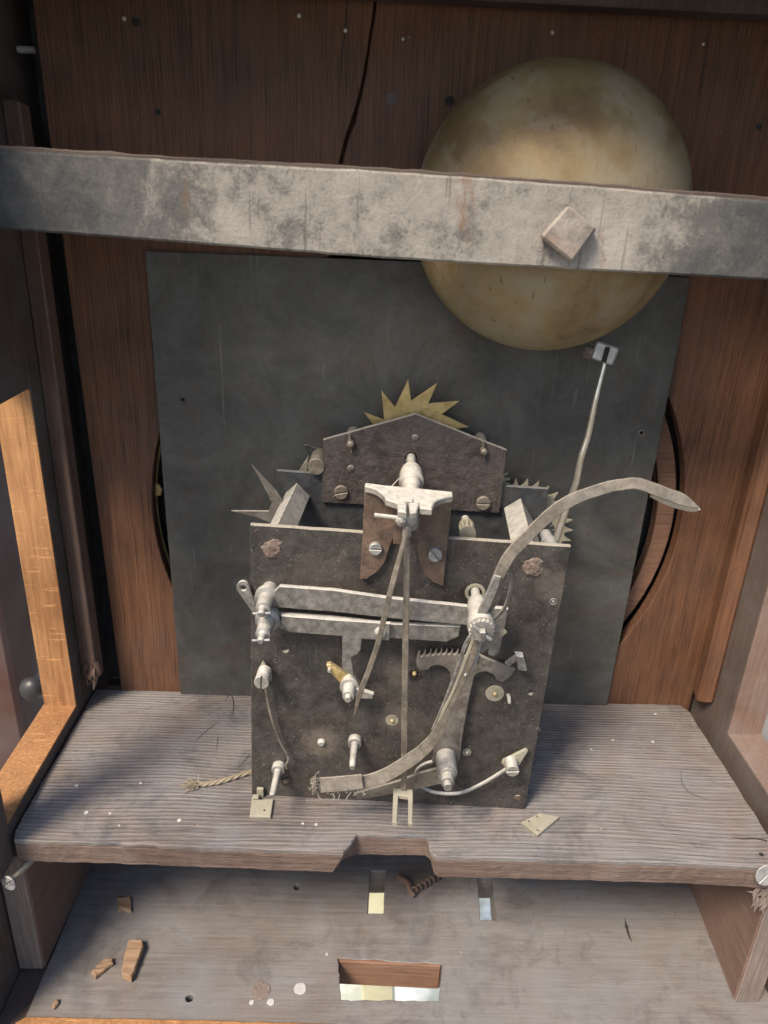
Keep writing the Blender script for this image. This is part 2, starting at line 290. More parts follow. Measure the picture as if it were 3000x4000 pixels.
def flat(name, c1, c2, scale=3.0, rough=0.9):
    m, nt, b = mat_new(name); tc = nw(nt, 'ShaderNodeTexCoord'); f = noi(nt, tc.outputs['Object'], scale, 5, 0.6, 0.5)
    nt.links.new(ramp(nt, f, [(0.4, c1), (0.6, c2)]), b.inputs['Base Color']); b.inputs['Roughness'].default_value = rough
    return m
M['ground'] = flat('paving', (0.13, 0.125, 0.11), (0.22, 0.21, 0.19), 6)
M['sheet'] = flat('added_pale_sheet', (0.48, 0.52, 0.42), (0.86, 0.88, 0.82), 16)
M['yellow'] = flat('yellow_board', (0.46, 0.43, 0.25), (0.6, 0.57, 0.38), 8)
M['outwall'] = flat('outside_wall', (0.075, 0.03, 0.022), (0.11, 0.085, 0.08), 4)
M['knob'] = flat('dark_knob', (0.02, 0.02, 0.022), (0.05, 0.05, 0.05), 9, 0.4)

# ------------------------------------------------------------ geometry
def tag(o, label=None, cat=None, group=None, kind=None):
    if label: o['label'] = label
    if cat: o['category'] = cat
    if group: o['group'] = group
    if kind: o['kind'] = kind
    return o
ROOTM = {}
def thing(name, label, cat, loc=(0, 0, 0), rotz=0.0, group=None):      # loc in mm
    o = bpy.data.objects.new(name, None); sc.collection.objects.link(o)
    o.location = [c * MM for c in loc]; o.rotation_euler = (0, 0, rotz); o.empty_display_size = 0.01
    ROOTM[o.name] = tuple(loc)
    return tag(o, label, cat, group)
def ob(name, geos, mat, parent=None, sharp=28, local=False, label=None, smooth=True, origin=None):
    """link (verts, faces) lists, given in mm, as ONE mesh object; world coordinates unless local"""
    if isinstance(geos, tuple): geos = [geos]
    V, F = [], []
    for g in geos:
        k = len(V); V += [tuple(v) for v in g[0]]; F += [tuple(i + k for i in f) for f in g[1]]
    off = (0, 0, 0)
    if parent is not None and not local and parent.name in ROOTM: off = ROOTM[parent.name]
    org = (0, 0, 0)
    if origin: org = tuple(origin)
    me = bpy.data.meshes.new(name)
    me.from_pydata([((v[0] - off[0] - org[0]) * MM, (v[1] - off[1] - org[1]) * MM, (v[2] - off[2] - org[2]) * MM) for v in V], [], F)
    me.update(); me.materials.append(mat)
    if smooth:
        me.polygons.foreach_set('use_smooth', [True] * len(me.polygons)); me.set_sharp_from_angle(angle=math.radians(sharp))
    o = bpy.data.objects.new(name, me); sc.collection.objects.link(o)
    o.location = [c * MM for c in org]
    if parent is not None: o.parent = parent
    if label: o['label'] = label
    return o

def curve_slab(loops, thick, bev=0.25, res=0):
    """2-D outline (with holes) -> bevelled slab, thickness along local z about 0"""
    cu = bpy.data.curves.new('tmp', 'CURVE'); cu.dimensions = '2D'; cu.fill_mode = 'BOTH'
    cu.extrude = max(0.01, thick / 2 - bev); cu.bevel_depth = bev; cu.bevel_resolution = res; cu.offset = -bev if bev else 0
    for lp in loops:
        s = cu.splines.new('POLY'); s.points.add(len(lp) - 1)
        for p, q in zip(s.points, lp): p.co = (q[0], q[1], 0, 1)
        s.use_cyclic_u = True
    o = bpy.data.objects.new('tmp', cu); sc.collection.objects.link(o)
    dg = bpy.context.evaluated_depsgraph_get(); me = bpy.data.meshes.new_from_object(o.evaluated_get(dg))
    bm = bmesh.new(); bm.from_mesh(me); bmesh.ops.remove_doubles(bm, verts=bm.verts, dist=0.002)
    bmesh.ops.recalc_face_normals(bm, faces=bm.faces)
    V = [tuple(v.co) for v in bm.verts]; bm.verts.index_update(); F = [tuple(v.index for v in f.verts) for f in bm.faces]
    bm.free(); bpy.data.objects.remove(o); bpy.data.curves.remove(cu); bpy.data.meshes.remove(me)
    return V, F
def ccw(p):
    a = sum(p[i][0] * p[(i + 1) % len(p)][1] - p[(i + 1) % len(p)][0] * p[i][1] for i in range(len(p)))
    return list(p) if a > 0 else list(p)[::-1]
def circ(x, z, r, n=20, a0=0.0, jit=0.0):
    return [(x + r * (1 + rnd.uniform(-jit, jit)) * math.cos(a0 + 2 * math.pi * i / n), z + r * (1 + rnd.uniform(-jit, jit)) * math.sin(a0 + 2 * math.pi * i / n)) for i in range(n)]
def slabXZ(pts, yf, thick, bev=0.25, holes=()):        # front face at y = yf (towards viewer), body behind it
    V, F = curve_slab([ccw(pts)] + [ccw(h)[::-1] for h in holes], thick, bev)
    return [(v[0], yf + thick / 2 - v[2], v[1]) for v in V], F
def slabXY(pts, ztop, thick, bev=0.25, holes=()):
    V, F = curve_slab([ccw(pts)] + [ccw(h)[::-1] for h in holes], thick, bev)
    return [(v[0], v[1], ztop - thick / 2 + v[2]) for v in V], F
def slabYZ(pts, xr, thick, bev=0.25, holes=()):        # face at x = xr, body towards -x ; pts (y, z)
    V, F = curve_slab([ccw(pts)] + [ccw(h)[::-1] for h in holes], thick, bev)
    return [(xr - thick / 2 + v[2], v[0], v[1]) for v in V], F
def roughen(p, amp, step, seed=0, keep=()):
    out = []
    n = len(p)
    for i in range(n):
        a, b = Vector(p[i]), Vector(p[(i + 1) % n]); d = (b - a).length; k = max(1, int(d / step))
        nn = Vector((-(b - a).y, (b - a).x)).normalized() if d > 1e-6 else Vector((0, 0))
        for j in range(k):
            q = a.lerp(b, j / k); am = 0 if (j == 0 or i in keep) else amp
            o = noise.noise(Vector((q.x * 0.11 + seed, q.y * 0.11, seed * 3.1))) * 1.3 + noise.noise(Vector((q.x * 0.6, q.y * 0.6 + seed, 1.7))) * 0.6
            out.append((q.x + nn.x * o * am, q.y + nn.y * o * am))
    return out
def box(x0, x1, y0, y1, z0, z1, bev=0.4, rot=None, seg=1):
    bm = bmesh.new(); bmesh.ops.create_cube(bm, size=1)
    for v in bm.verts:
        v.co = Vector(((x0 + x1) / 2 + v.co.x * (x1 - x0), (y0 + y1) / 2 + v.co.y * (y1 - y0), (z0 + z1) / 2 + v.co.z * (z1 - z0)))
    if bev: bmesh.ops.bevel(bm, geom=bm.edges[:], offset=bev, segments=seg, affect='EDGES', profile=0.6)
    if rot is not None:
        c = Vector(((x0 + x1) / 2, (y0 + y1) / 2, (z0 + z1) / 2))
        for v in bm.verts: v.co = c + rot @ (v.co - c)
    bm.verts.index_update()
    r = [tuple(v.co) for v in bm.verts], [tuple(v.index for v in f.verts) for f in bm.faces]; bm.free(); return r
def hexa(c8, bev=0.3):
    """box from 8 corners: bottom 4 then top 4, same winding"""
    bm = bmesh.new(); vs = [bm.verts.new(c) for c in c8]
    for f in ((3, 2, 1, 0), (4, 5, 6, 7), (0, 1, 5, 4), (1, 2, 6, 5), (2, 3, 7, 6), (3, 0, 4, 7)): bm.faces.new([vs[i] for i in f])
    bmesh.ops.recalc_face_normals(bm, faces=bm.faces)
    if bev: bmesh.ops.bevel(bm, geom=bm.edges[:], offset=bev, segments=1, affect='EDGES')
    bm.verts.index_update(); r = [tuple(v.co) for v in bm.verts], [tuple(v.index for v in f.verts) for f in bm.faces]; bm.free(); return r
def catmull(P, k=6):
    P = [Vector(p) for p in P]; out = []
    for i in range(len(P) - 1):
        p0 = P[max(i - 1, 0)]; p1 = P[i]; p2 = P[i + 1]; p3 = P[min(i + 2, len(P) - 1)]
        for j in range(k):
            t = j / k; out.append(0.5 * ((2 * p1) + (-p0 + p2) * t + (2 * p0 - 5 * p1 + 4 * p2 - p3) * t * t + (-p0 + 3 * p1 - 3 * p2 + p3) * t ** 3))
    out.append(P[-1]); return out
def tube(P, R, n=10, k=5, jit=0.0):
    """round sweep, 4-D points (x,y,z,r) smoothed together"""
    R = R if hasattr(R, '__len__') else [R] * len(P)
    Q = [Vector((*p, r)) for p, r in zip(P, R)]
    Q = catmull(Q, k) if k > 1 else Q
    C = [Vector(q[:3]) for q in Q]; RR = [max(0.02, q[3]) for q in Q]
    V, F = [], []; u = None
    for i, c in enumerate(C):
        t = (C[min(i + 1, len(C) - 1)] - C[max(i - 1, 0)]).normalized()
        if u is None: u = t.orthogonal().normalized()
        u = (u - t * u.dot(t)).normalized(); v = t.cross(u)
        for j in range(n):
            a = 2 * math.pi * j / n; r = RR[i] * (1 + rnd.uniform(-jit, jit)); V.append(tuple(c + (u * math.cos(a) + v * math.sin(a)) * r))
    for i in range(len(C) - 1):
        for j in range(n): F.append((i * n + j, i * n + (j + 1) % n, (i + 1) * n + (j + 1) % n, (i + 1) * n + j))
    F.append(tuple(range(n - 1, -1, -1))); F.append(tuple(len(V) - n + j for j in range(n)))
    return V, F
def lathe(p0, axis, prof, n=20):
    """prof: list of (distance along axis, radius)"""
    p0 = Vector(p0); t = Vector(axis).normalized(); u = t.orthogonal().normalized(); v = t.cross(u); V, F = [], []
    for d, r in prof:
        for j in range(n):
            a = 2 * math.pi * j / n; V.append(tuple(p0 + t * d + (u * math.cos(a) + v * math.sin(a)) * max(r, 0.01)))
    for i in range(len(prof) - 1):
        for j in range(n): F.append((i * n + j, i * n + (j + 1) % n, (i + 1) * n + (j + 1) % n, (i + 1) * n + j))
    F.append(tuple(range(n - 1, -1, -1))); F.append(tuple(len(V) - n + j for j in range(n)))
    return V, F
def ribbon(P, W, T, N, k=5):
    """flat strip: centre points, widths, thicknesses, face normals"""
    n = len(P); W = W if hasattr(W, '__len__') else [W] * n; T = T if hasattr(T, '__len__') else [T] * n
    N = N if hasattr(N[0], '__len__') else [N] * n
    C = catmull([Vector(p) for p in P], k); A = catmull([Vector((a, b, 0)) for a, b in zip(W, T)], k); NN = catmull([Vector(q) for q in N], k)
    V, F = [], []
    for i, c in enumerate(C):
        t = (C[min(i + 1, len(C) - 1)] - C[max(i - 1, 0)]).normalized(); nn = NN[i]; nn = (nn - t * nn.dot(t)).normalized(); b = t.cross(nn)
        w2, t2 = A[i].x / 2 * (1 + .07 * noise.noise(Vector((i * .35, n, 2.2)))), A[i].y / 2 * (1 + .12 * noise.noise(Vector((i * .5, n, 7.2)))); cb = min(w2, t2) * 0.4
        for sx, sy in ((1, 1), (-1, 1), (-1, -1), (1, -1)):
            pts = ((w2, t2 - cb), (w2 - cb, t2)) if sx * sy > 0 else ((w2 - cb, t2), (w2, t2 - cb))
            for a_, b_ in pts: V.append(tuple(c + b * sx * a_ + nn * sy * b_))
    for i in range(len(C) - 1):
        for j in range(8): F.append((i * 8 + j, i * 8 + (j + 1) % 8, (i + 1) * 8 + (j + 1) % 8, (i + 1) * 8 + j))
    F.append(tuple(range(7, -1, -1))); F.append(tuple(len(V) - 8 + j for j in range(8)))
    return V, F
def screw_head(x, z, yf, r, h, ang, slot=0.9):
    """slotted cheese head facing -y; yf is the face it sits on"""
    g = [lathe((x, yf, z), (0, -1, 0), [(0, r), (h * 0.55, r)], 24)]
    a0 = math.asin(slot / 2 / r)
    for s in (0, 1):
        pts = [(x + r * math.cos(ang + s * math.pi + t), z + r * math.sin(ang + s * math.pi + t)) for t in np.linspace(a0, math.pi - a0, 12)]
        g.append(slabXZ(pts, yf - h, h * 0.45, 0.18))
    return g
def blob(c, r, seed=0, sub=2, amp=0.3, sq=(1, 1, 1)):
    bm = bmesh.new(); bmesh.ops.create_icosphere(bm, subdivisions=sub, radius=1)
    for v in bm.verts:
        k = 1 + amp * noise.noise(v.co * 1.6 + Vector((seed, seed * 2.3, 0))) + amp * 0.5 * noise.noise(v.co * 4 + Vector((0, seed, 3)))
        v.co = Vector((c[0] + v.co.x * r * k * sq[0], c[1] + v.co.y * r * k * sq[1], c[2] + v.co.z * r * k * sq[2]))
    bm.verts.index_update(); q = [tuple(v.co) for v in bm.verts], [tuple(v.index for v in f.verts) for f in bm.faces]; bm.free(); return q

def tuft(c, n, ln, d, spread, r0=.5, seed=0, box_=(3, 1, 6), flat=False):
    q = random.Random(seed); g = []
    for i in range(n):
        p = Vector(c) + Vector([q.uniform(-b, b) for b in box_]); dd = (Vector(d) + Vector([q.uniform(-spread, spread) for _ in range(3)])).normalized(); P = [tuple(p)]
        l = ln * q.uniform(.4, 1.2)
        for k in range(3): dd = (dd + Vector([q.uniform(-.3, .3) for _ in range(3)])).normalized(); p = p + dd * l / 3; P.append(tuple(p))
        rr = r0 * q.uniform(.4, 1.3); g.append(tube(P, [rr, rr, rr * .7, .05], 5, 2))
    return g
# ============================================================ CLOCK CASE
XL, XR, YB = -183.0, 237.0, 428.0
case = thing('clock_case', 'open dark brown wooden clock case seen from behind, its back off', 'clock case', (0, 360, -130))
# back board: split by a long drying crack, cut out by a round dial opening
def Bp(px, py, Y=YB): p = onY(px, py, Y); return (p[0], p[2])
crack = [(1469, -40), (1463, 40), (1452, 110), (1440, 190), (1425, 290), (1412, 350), (1395, 420), (1378, 480), (1362, 520), (1345, 580), (1330, 640), (1322, 700), (1318, 900), (1318, 1010)]
cwid = [4.5, 4.5, 4, 4, 5, 5.5, 6.5, 10, 8, 7, 6.5, 6, 5, 4]
ctr = Bp(1318, 1010)
hx, hz, hr = 34.0, 134.0, 165.5
top = 425.0
CL = [(Bp(x - w_, y)) for (x, y), w_ in zip(crack, cwid)]; CRr = [(Bp(x + w_, y)) for (x, y), w_ in zip(crack, cwid)]
sq = hx - 1 - 0  # the two planks meet above the opening
ang = [math.radians(a) for a in range(0, 361, 4)]
a_top = math.acos((ctr[0] - hx) / hr)
larc = [(hx + hr * math.cos(t), hz + hr * math.sin(t)) for t in np.linspace(a_top + 0.004, math.pi * 1.5, 50)]
rarc = [(hx + hr * math.cos(t), hz + hr * math.sin(t)) for t in np.linspace(-math.pi / 2, a_top - 0.006, 60)]
left = [(-168.0, top), (-167.2, 290), (-163.8, -14)] + [(hx - 0.2, -14)] + [larc[-1]] + larc[::-1][1:] + CL[::-1][1:]
right_ = [(XR - 3.5, top)] + CRr + rarc[::-1][0:] + [(hx + 0.2, -14), (233.0, -14), (234.5, 200)]
ob('back_board', slabXZ(left, YB, 9, 0.5), M['back'], case, label='back board left of the long crack')
ob('back_board', slabXZ(right_, YB, 9, 0.5), M['back'], case, label='back board right of the long crack, behind the bell')
# short hairline crack left of the big one
hc = [onY(a, b, YB - 0.05) for a, b in [(1357, -20), (1352, 60), (1346, 130), (1338, 200), (1331, 280), (1328, 330)]]
ob('hairline_crack', ribbon(hc, [0.7, 0.6, 0.6, 0.5, 0.4, 0.1], 0.12, (0, -1, 0)), M['black'], case)
# what shows through the opening behind the dial: door frame board and brass bezel
ring = circ(hx, hz, 190, 72); 
xo, xi = onY(2657, 1900, YB + 12)[0], onY(2561, 1900, YB + 12)[0]
ob('door_frame', slabXZ(circ(xo - 152, 132, 152, 90), YB + 12, 8, 0.5, holes=[circ(xi + 5 - 147, 130, 147, 80)]), M['rim'], case)
ob('door_frame', slabXZ([(-160, 425), (-160, 300), (225, 300), (225, 425)], YB + 12, 8, 0.5), M['rim'], case)
ob('brass_bezel', slabXZ(circ(19, 133, 152.5, 96), YB + 9.4, 3, 0.6, holes=[circ(19, 133, 150.3, 96)]), M['brass'], case)
ob('dark_door_backing', slabXZ([(-203, 436), (-203, -14), (257, -14), (257, 436)], YB + 32.6, 6, 0.5), M['deep'], case)  # dark backing for the shade in the gaps, widened against light leaking in
ob('bezel_lug', slabXZ([onY(a, b, YB + 9)[[0, 2]] for a, b in [(596, 1885), (622, 1893), (634, 1912), (628, 1935), (598, 1938)]], YB + 8.4, 2, .4), M['brass'], case)
# nails and holes in the back board
for i, (px, py, r) in enumerate([(486, 72, 1.5), (1169, 61, 1.6), (1350, 119, 1.5), (1574, 152, 1.2), (2158, 127, 1.5), (2747, 172, 1.2)]):
    p = onY(px, py, YB); ob('nail', lathe((p[0], YB + 0.4, p[2]), (rnd.uniform(-.2, .2), -1, -0.2), [(0, r * .7), (1.2, r * .65), (1.6, r * 0.35)], 10), M['nail'], case, origin=(p[0], YB, p[2] + 130 - 130))
for px, py, r in [(530, 85, 2.2), (617, 438, 1.5), (1528, 388, 2.9), (1757, 395, 2.5), (2965, 495, 1.6)]:
    p = onY(px, py, YB); ob('plugged_hole', slabXZ(circ(p[0], p[2], r, 14, jit=0.12), YB - 0.25, 0.6, 0.1), M['black'] if r < 2.6 else M['side'], case)

# side walls with a window each; bare reveals are separate pieces
zsl = 7.0
def arch(y0, y1, z0, z1, h):
    p = [(y0, z0), (y1, z0), (y1, z1)]
    for t in np.linspace(0, math.pi, 13)[1:-1]: p.append(((y0 + y1) / 2 + (y1 - y0) / 2 * math.cos(t), z1 + h * math.sin(t)))
    return p + [(y0, z1)]
winL = [(301, zsl), (400, zsl), (400, 236), (301, 236)]
ob('side_wall', slabYZ([(284, -16), (284, 425), (460, 425), (460, -16)], XL, 21, 0.5, holes=[winL]), M['side'], case, label='left side wall with an arched window opening')
winR = arch(292, 383, 12, 208, 22)
ob('side_wall', slabYZ([(283, -16), (283, 425), (460, 425), (460, -16)], XR + 22, 22, 0.5, holes=[winR]), M['side'], case, label='right side wall with a window opening')
# window linings: pale raw wood boards set in the openings (rear stile and sill)
ob('window_lining', roughy := hexa([(XL - 20.6, 399.2, zsl + 0.8), (XL - .3, 399.2, zsl + .8), (XL - .3, 401.5, zsl + .8), (XL - 20.6, 401.5, zsl + .8),
     (XL - 20.6, 399.2, 232), (XL - .3, 399.2, 216), (XL - .3, 401.5, 216), (XL - 20.6, 401.5, 232)], 0.15), M['reveal'], case, label='raw orange-brown wood lining of the left window')
ob('window_lintel', hexa([(XL - 21, 301.2, 233.6), (XL - .2, 301.2, 217), (XL - .2, 399.8, 217), (XL - 21, 399.8, 233.6), (XL - 21, 301.2, 237), (XL - .2, 301.2, 237), (XL - .2, 399.8, 237), (XL - 21, 399.8, 237)], .3), M['side'], case)
ob('window_sill', box(XL - 21.5, XL - .3, 299.5, 401, zsl - 1.2, zsl + .9, 0.3), M['reveal'], case, label='raw wood sill of the left window')
M['revealR'] = wood('dim_reveal_wood', (0.13, 0.075, 0.05), (0.24, 0.15, 0.11), 'Z', rough=0.8, film=0.15, grey=0.3)  # toned duller to paint in the weaker light at the right window
ob('window_lining', box(XR + .3, XR + 21.5, 382, 384.5, 13, 222, 0.2), M['revealR'], case, label='reddish wood lining of the right window')
ob('window_sill', box(XR + .3, XR + 21.5, 291, 384, 10.8, 12.9, 0.3), M['revealR'], case, label='dull wood sill of the right window')
# corner battens
bl = [onY(52, 395, 418), onY(150, 402, 418)]
ob('corner_batten', hexa([(-182.8, 413, 20), (-172, 410, 20), (-171, 421, 20), (-182.8, 427.5, 20), (-182.8, 413, 357), (-173, 410, 356), (-172.5, 421, 355), (-182.8, 427.5, 356)], 0.8),
   M['batten'], case, label='left corner batten with a torn lower end')
ob('torn_wood', tuft((-175.5, 411.5, 26), 30, 9, (.1, -.05, -1), .2, 1.3, 3, (3, .8, 8)), M['batten'], case)
ob('corner_batten', hexa([(236.8, 405, 17), (228, 411, 13), (231, 427.5, 13), (236.8, 427.5, 17), (236.8, 405, 360), (228, 411, 360), (231, 427.5, 360), (236.8, 427.5, 360)], 2.2),
   M['back'], case, label='right corner batten with a rounded lower end')
# top board and rail
ob('top_board', box(-205, 259, 294, 460, 425.6, 437, 0.6), M['side'], case)
ob('top_rail', box(-182.8, 236.8, 413, 427.4, 406.3, 425.2, 0.8), M['side'], case)
ob('hinge_pin', lathe((-176, 424, 379), (1, 0, 0), [(0, 1.6), (8, 1.6)], 12), M['bright'], case)
# lower walls, bearers, bottom board
FZ = -110.0
ob('lower_side_wall', box(-215, -197, 262, 470, -150, -16.8, 0.8), M['side'], case, label='left lower side of the case')
ob('lower_side_wall', box(252, 268, 262, 470, -150, -16.8, 0.8), M['side'], case, label='right lower side of the case')
ob('lower_light_stop', box(-215, 268, 452.5, 462, -150, -14.5, .5), M['side'], case)  # unseen board added to keep light from under the seat board
ob('base_gap_block', box(-197, -181.2, 262, 452, -150, FZ - 4, 0.8), M['side'], case)  # added dark block, closes a gap where sunlit ground showed
holes = []
def floorpt(px, py): p = onZ(px, py, FZ); return (p[0], p[1])
big = roughen([floorpt(1330, 3903), floorpt(1716, 3912), floorpt(1728, 3765), floorpt(1320, 3742)], 0.7, 2.0, 3)
s1 = roughen([floorpt(1435, 3567), floorpt(1500, 3567), floorpt(1507, 3400), floorpt(1447, 3400)], 0.3, 2.0, 5)
s2 = roughen([floorpt(1875, 3592), floorpt(1940, 3594), floorpt(1925, 3420), floorpt(1866, 3420)], 0.3, 2.0, 8)
kh = circ(*floorpt(740, 3898), 2.3, 12, jit=.1)
k2 = circ(*floorpt(1160, 3465), 2.2, 12, jit=.15)
fo = [(-180.5, 262), (251, 262), (251, 452), (-180.5, 452)]
ob('bottom_board', slabXY(fo, FZ, 22, 0.4, holes=[big, s1, s2, kh, k2]), M['floor'], case)
ob('cut_out_edge', box(floorpt(1322, 3742)[0] + .5, floorpt(1728, 3765)[0] - 1, floorpt(1500, 3752)[1] - 1.6, floorpt(1500, 3752)[1] + .6, FZ - 21.5, FZ - .6, .5, Matrix.Rotation(math.radians(-2.0), 3, 'Z')), M['rim'], case, label='raw brown cut edge of the slot')
fs = [tuple(onZ(a, b, FZ + 2)[:2]) for a, b in [(60, 3992), (100, 3970), (700, 3980), (1300, 3997), (1500, 4020), (1500, 4150), (0, 4150)]]
ob('front_strip', slabXY(roughen(fs, .3, 2, 3), FZ + 2, 12, .6), M['reveal'], case, label='light brown strip along the bottom front edge')
def bearer(xf0, xf1, xb0, xb1, yf, yb, zt, zb, nm, zf=None):
    g = hexa([(xf0, yf, zb), (xf1, yf, zb), (xb1, yb, zb), (xb0, yb, zb), (xf0, yf, zf or zt), (xf1, yf, zf or zt), (xb1, yb, zt), (xb0, yb, zt)], 0.7)
    o = ob('bearer', g, M['bearer'], case, label=nm)
    c = hexa([(xf0 + .5, yf - 1.2, zb + .4), (xf1 - .5, yf - 1.2, zb + .4), (xf1 - .5, yf - .1, zb + .4), (xf0 + .5, yf - .1, zb + .4),
              (xf0 + .5, yf - 1.2, (zf or zt) - .8), (xf1 - .5, yf - 1.2, (zf or zt) - .8), (xf1 - .5, yf - .1, (zf or zt) - .8), (xf0 + .5, yf - .1, (zf or zt) - .8)], 0.5)
    bb = ob('end_grain', c, M['bearer_end'], o, local=False)
    bb.data.transform(Matrix.Translation([-a * MM for a in ROOTM[case.name]]))
    return o
bearer(-196, -181, -194, -179, 305, 384, -16.3, FZ + .4, 'left bearer under the seat board', -18)
bearer(227.5, 243, 233, 249, 292, 384, -16.3, FZ + .4, 'right reddish bearer under the seat board', -18)
# torn fibres on the right bearer
ob('torn_wood', tuft(tuple(onY(2975, 3500, 290.0)), 34, 8, (-.1, -.05, -1), .22, .9, 4, (3.5, .6, 6)), M['bearer_end'], case)
# paint and plaster specks stuck to the boards
for px, py, r, mt in [(1018, 3868, 5.6, 'bearer_end'), (1058, 3915, 2.1, 'paint'), (983, 3916, 1.5, 'paint'), (1173, 3862, 3.6, 'paint'), (1277, 3728, .9, 'paint'), (2410, 3300, .7, 'paint')]:
    x, y = floorpt(px, py); ob('paint_spot', slabXY(circ(x, y, r, 14, jit=.12), FZ + 0.5, .6, .2), M[mt], case)
ob('knot', slabXY(circ(*floorpt(2447, 3620), 1.2, 8), FZ + .15, .25, .05), M['black'], case)
ob('knot_crack', ribbon([(*floorpt(a, b), FZ + .1) for a, b in [(2440, 3590), (2448, 3620), (2455, 3650), (2468, 3680)]], [.3, 1.3, 1.2, .2], .25, (0, 0, 1)), M['black'], case)
# small brown block and screw thread seen through the notch, under the seat board
cl = thing('coil_spring', 'small dark coil spring lying in the shade below the board notch', 'spring', (28, 345, FZ))
a = np.array(onZ(1615, 3480, FZ + 4)); b_ = np.array(onZ(1730, 3410, FZ + 5))
coil = [tuple(a + (b_ - a) * t + np.array([0, 0, 0]) + 3.0 * (np.array([-0.4, 0.2, 0]) * math.cos(t * 44) + np.array([0, 0, 1]) * math.sin(t * 44))) for t in np.linspace(0, 1, 70)]
ob('coil', tube(coil, 0.7, 6, 1), M['bearer'], cl)
ob('hook', tube([onZ(1558, 3425, FZ + 4), onZ(1590, 3445, FZ + 6), onZ(1602, 3480, FZ + 5), onZ(1615, 3497, FZ + 3)], [2.2, 2.0, 1.6, 2.2], 8), M['bearer'], cl)

# ============================================================ SEAT BOARD
seat = thing('seat_board', 'thick weathered wooden shelf with a notch in its front edge, carrying the movement', 'shelf', (25, 360, -16))
nl = [(-5.7, 294.0), (-3.0, 297.5), (-1.0, 301.5), (0.8, 305.6), (2, 306.2)]
sh = [(-181.5, 428), (-181.8, 350), (-181.8, 304)] + [(-179.5, 297.5)] + nl + [(39.2, 306.2), (40.2, 304.5), (40.2, 299), (41, 295), (43.5, 292.3), (110, 292), (180, 291.2), (218, 289.3), (226.5, 288.8), (231.5, 300), (229.5, 420), (226, 427.4)]
sh = roughen(sh, 0.45, 2.2, 4)
top_g = slabXY(sh, 0.0, 3.2, 0.5)
def shrink(p, d): return [(x, y + (d if y < 330 else 0)) for x, y in p]
ob('top_surface', top_g, M['shelf'], seat)
# body of the board: front edge leans a little under
V, F = slabXY(roughen(sh, 0.15, 50, 9), -3.0, 12.6, 0.7)
def lean(v):
    k = max(0, min(1, (306.4 - v[1]) / 4)); a = max(0, min(1, (v[0] + 40) / 38)) if v[0] < 10 else 0; b_ = max(0, min(1, (70 - v[0]) / 30)) if v[0] > 30 else 0
    return (v[0] + (v[2] + 3.2) * .5 * k * a - (v[2] + 3.2) * .22 * k * b_, v[1] + .12, v[2])
V = [lean(v) for v in V]
ob('board_body', (V, F), M['edge'], seat)
# cracks on the right front corner and grain splits
def zpt(px, py, z=0.0): p = onZ(px, py, z); return (p[0], p[1], z)
for pts, ws in [([(2860, 3270), (2900, 3277), (2950, 3276), (2998, 3285)], [.2, .7, .9, 1.0]), ([(2660, 3010), (2665, 3060), (2700, 3100), (2770, 3125)], [.2, .4, .4, .1]),
                ([(905, 2718), (912, 2740), (911, 2790)], [.6, .7, .4]), ([(880, 2740), (895, 2716), (915, 2712)], [.3, .5, .4]),
                ([(765, 2895), (800, 2860), (850, 2822)], [.2, .5, .2]), ([(845, 2930), (852, 2880)], [.2, .5]), ([(930, 3000), (975, 2950)], [.2, .5])]:
    ob('surface_crack', ribbon([zpt(a, b, 0.06) for a, b in pts], ws, 0.12, (0, 0, 1)), M['black'], seat)
for px, py, r in [(337, 3175, 1.3), (430, 3178, .8), (300, 3070, 1.2), (548, 3060, .9), (700, 3205, 1.2), (466, 3225, .7), (2393, 2892, .9), (2550, 2898, 1.2), (2310, 2928, .8), (2560, 2790, 1.0), (1183, 3218, .8), (1235, 3222, 1.0)]:
    x, y, _ = zpt(px, py); ob('paint_spot', slabXY(circ(x, y, r, 10, jit=.2), 0.35, .4, .12), M['post'], seat)
x, y, _ = zpt(2974, 3338); ob('nail_hole', slabXY(circ(x, y, 1.3, 10), 0.1, .2, .05), M['black'], seat)

# front screws
def wood_screw(px, py, pos, dirv, r, label, ln=16):
    t = thing('wood_screw', label, 'screw', pos, group='screws at the front corners of the shelf')
    d = Vector(dirv).normalized(); p = Vector(pos)
    ob('shank', lathe(p, -d, [(0, 1.6)] + [(0.6 * i, 2.1 if i % 2 else 1.6) for i in range(1, int(ln / .6))] + [(ln, .6)], 14), M['spring'], t)
    hd = ob('screw_head', [lathe(p, d, [(-2.5, 1.8), (0, r * .96), (.4, r)], 24)], M['bright'], t)
    u = d.orthogonal().normalized(); v = d.cross(u)
    for s in (0, 1):
        a0 = math.asin(.45 / r)
        V, F = curve_slab([ccw([(r * math.cos(s * math.pi + q), r * math.sin(s * math.pi + q)) for q in np.linspace(a0, math.pi - a0, 12)])], .8, .15)
        ob('slot_lip', ([tuple(p + u * a + v * b + d * (.75 + c)) for a, b, c in V], F), M['bright'], t)
ps = onY(38, 3445, 287); wood_screw(38, 3445, tuple(ps), (-.35, -1, .05), 4.4, 'steel wood screw sticking out under the left front corner of the shelf', 20)
ps = onY(2990, 3415, 286); wood_screw(2990, 3415, tuple(ps), (0.1, -1, .25), 6.0, 'large screw at the right front corner of the shelf', 8)

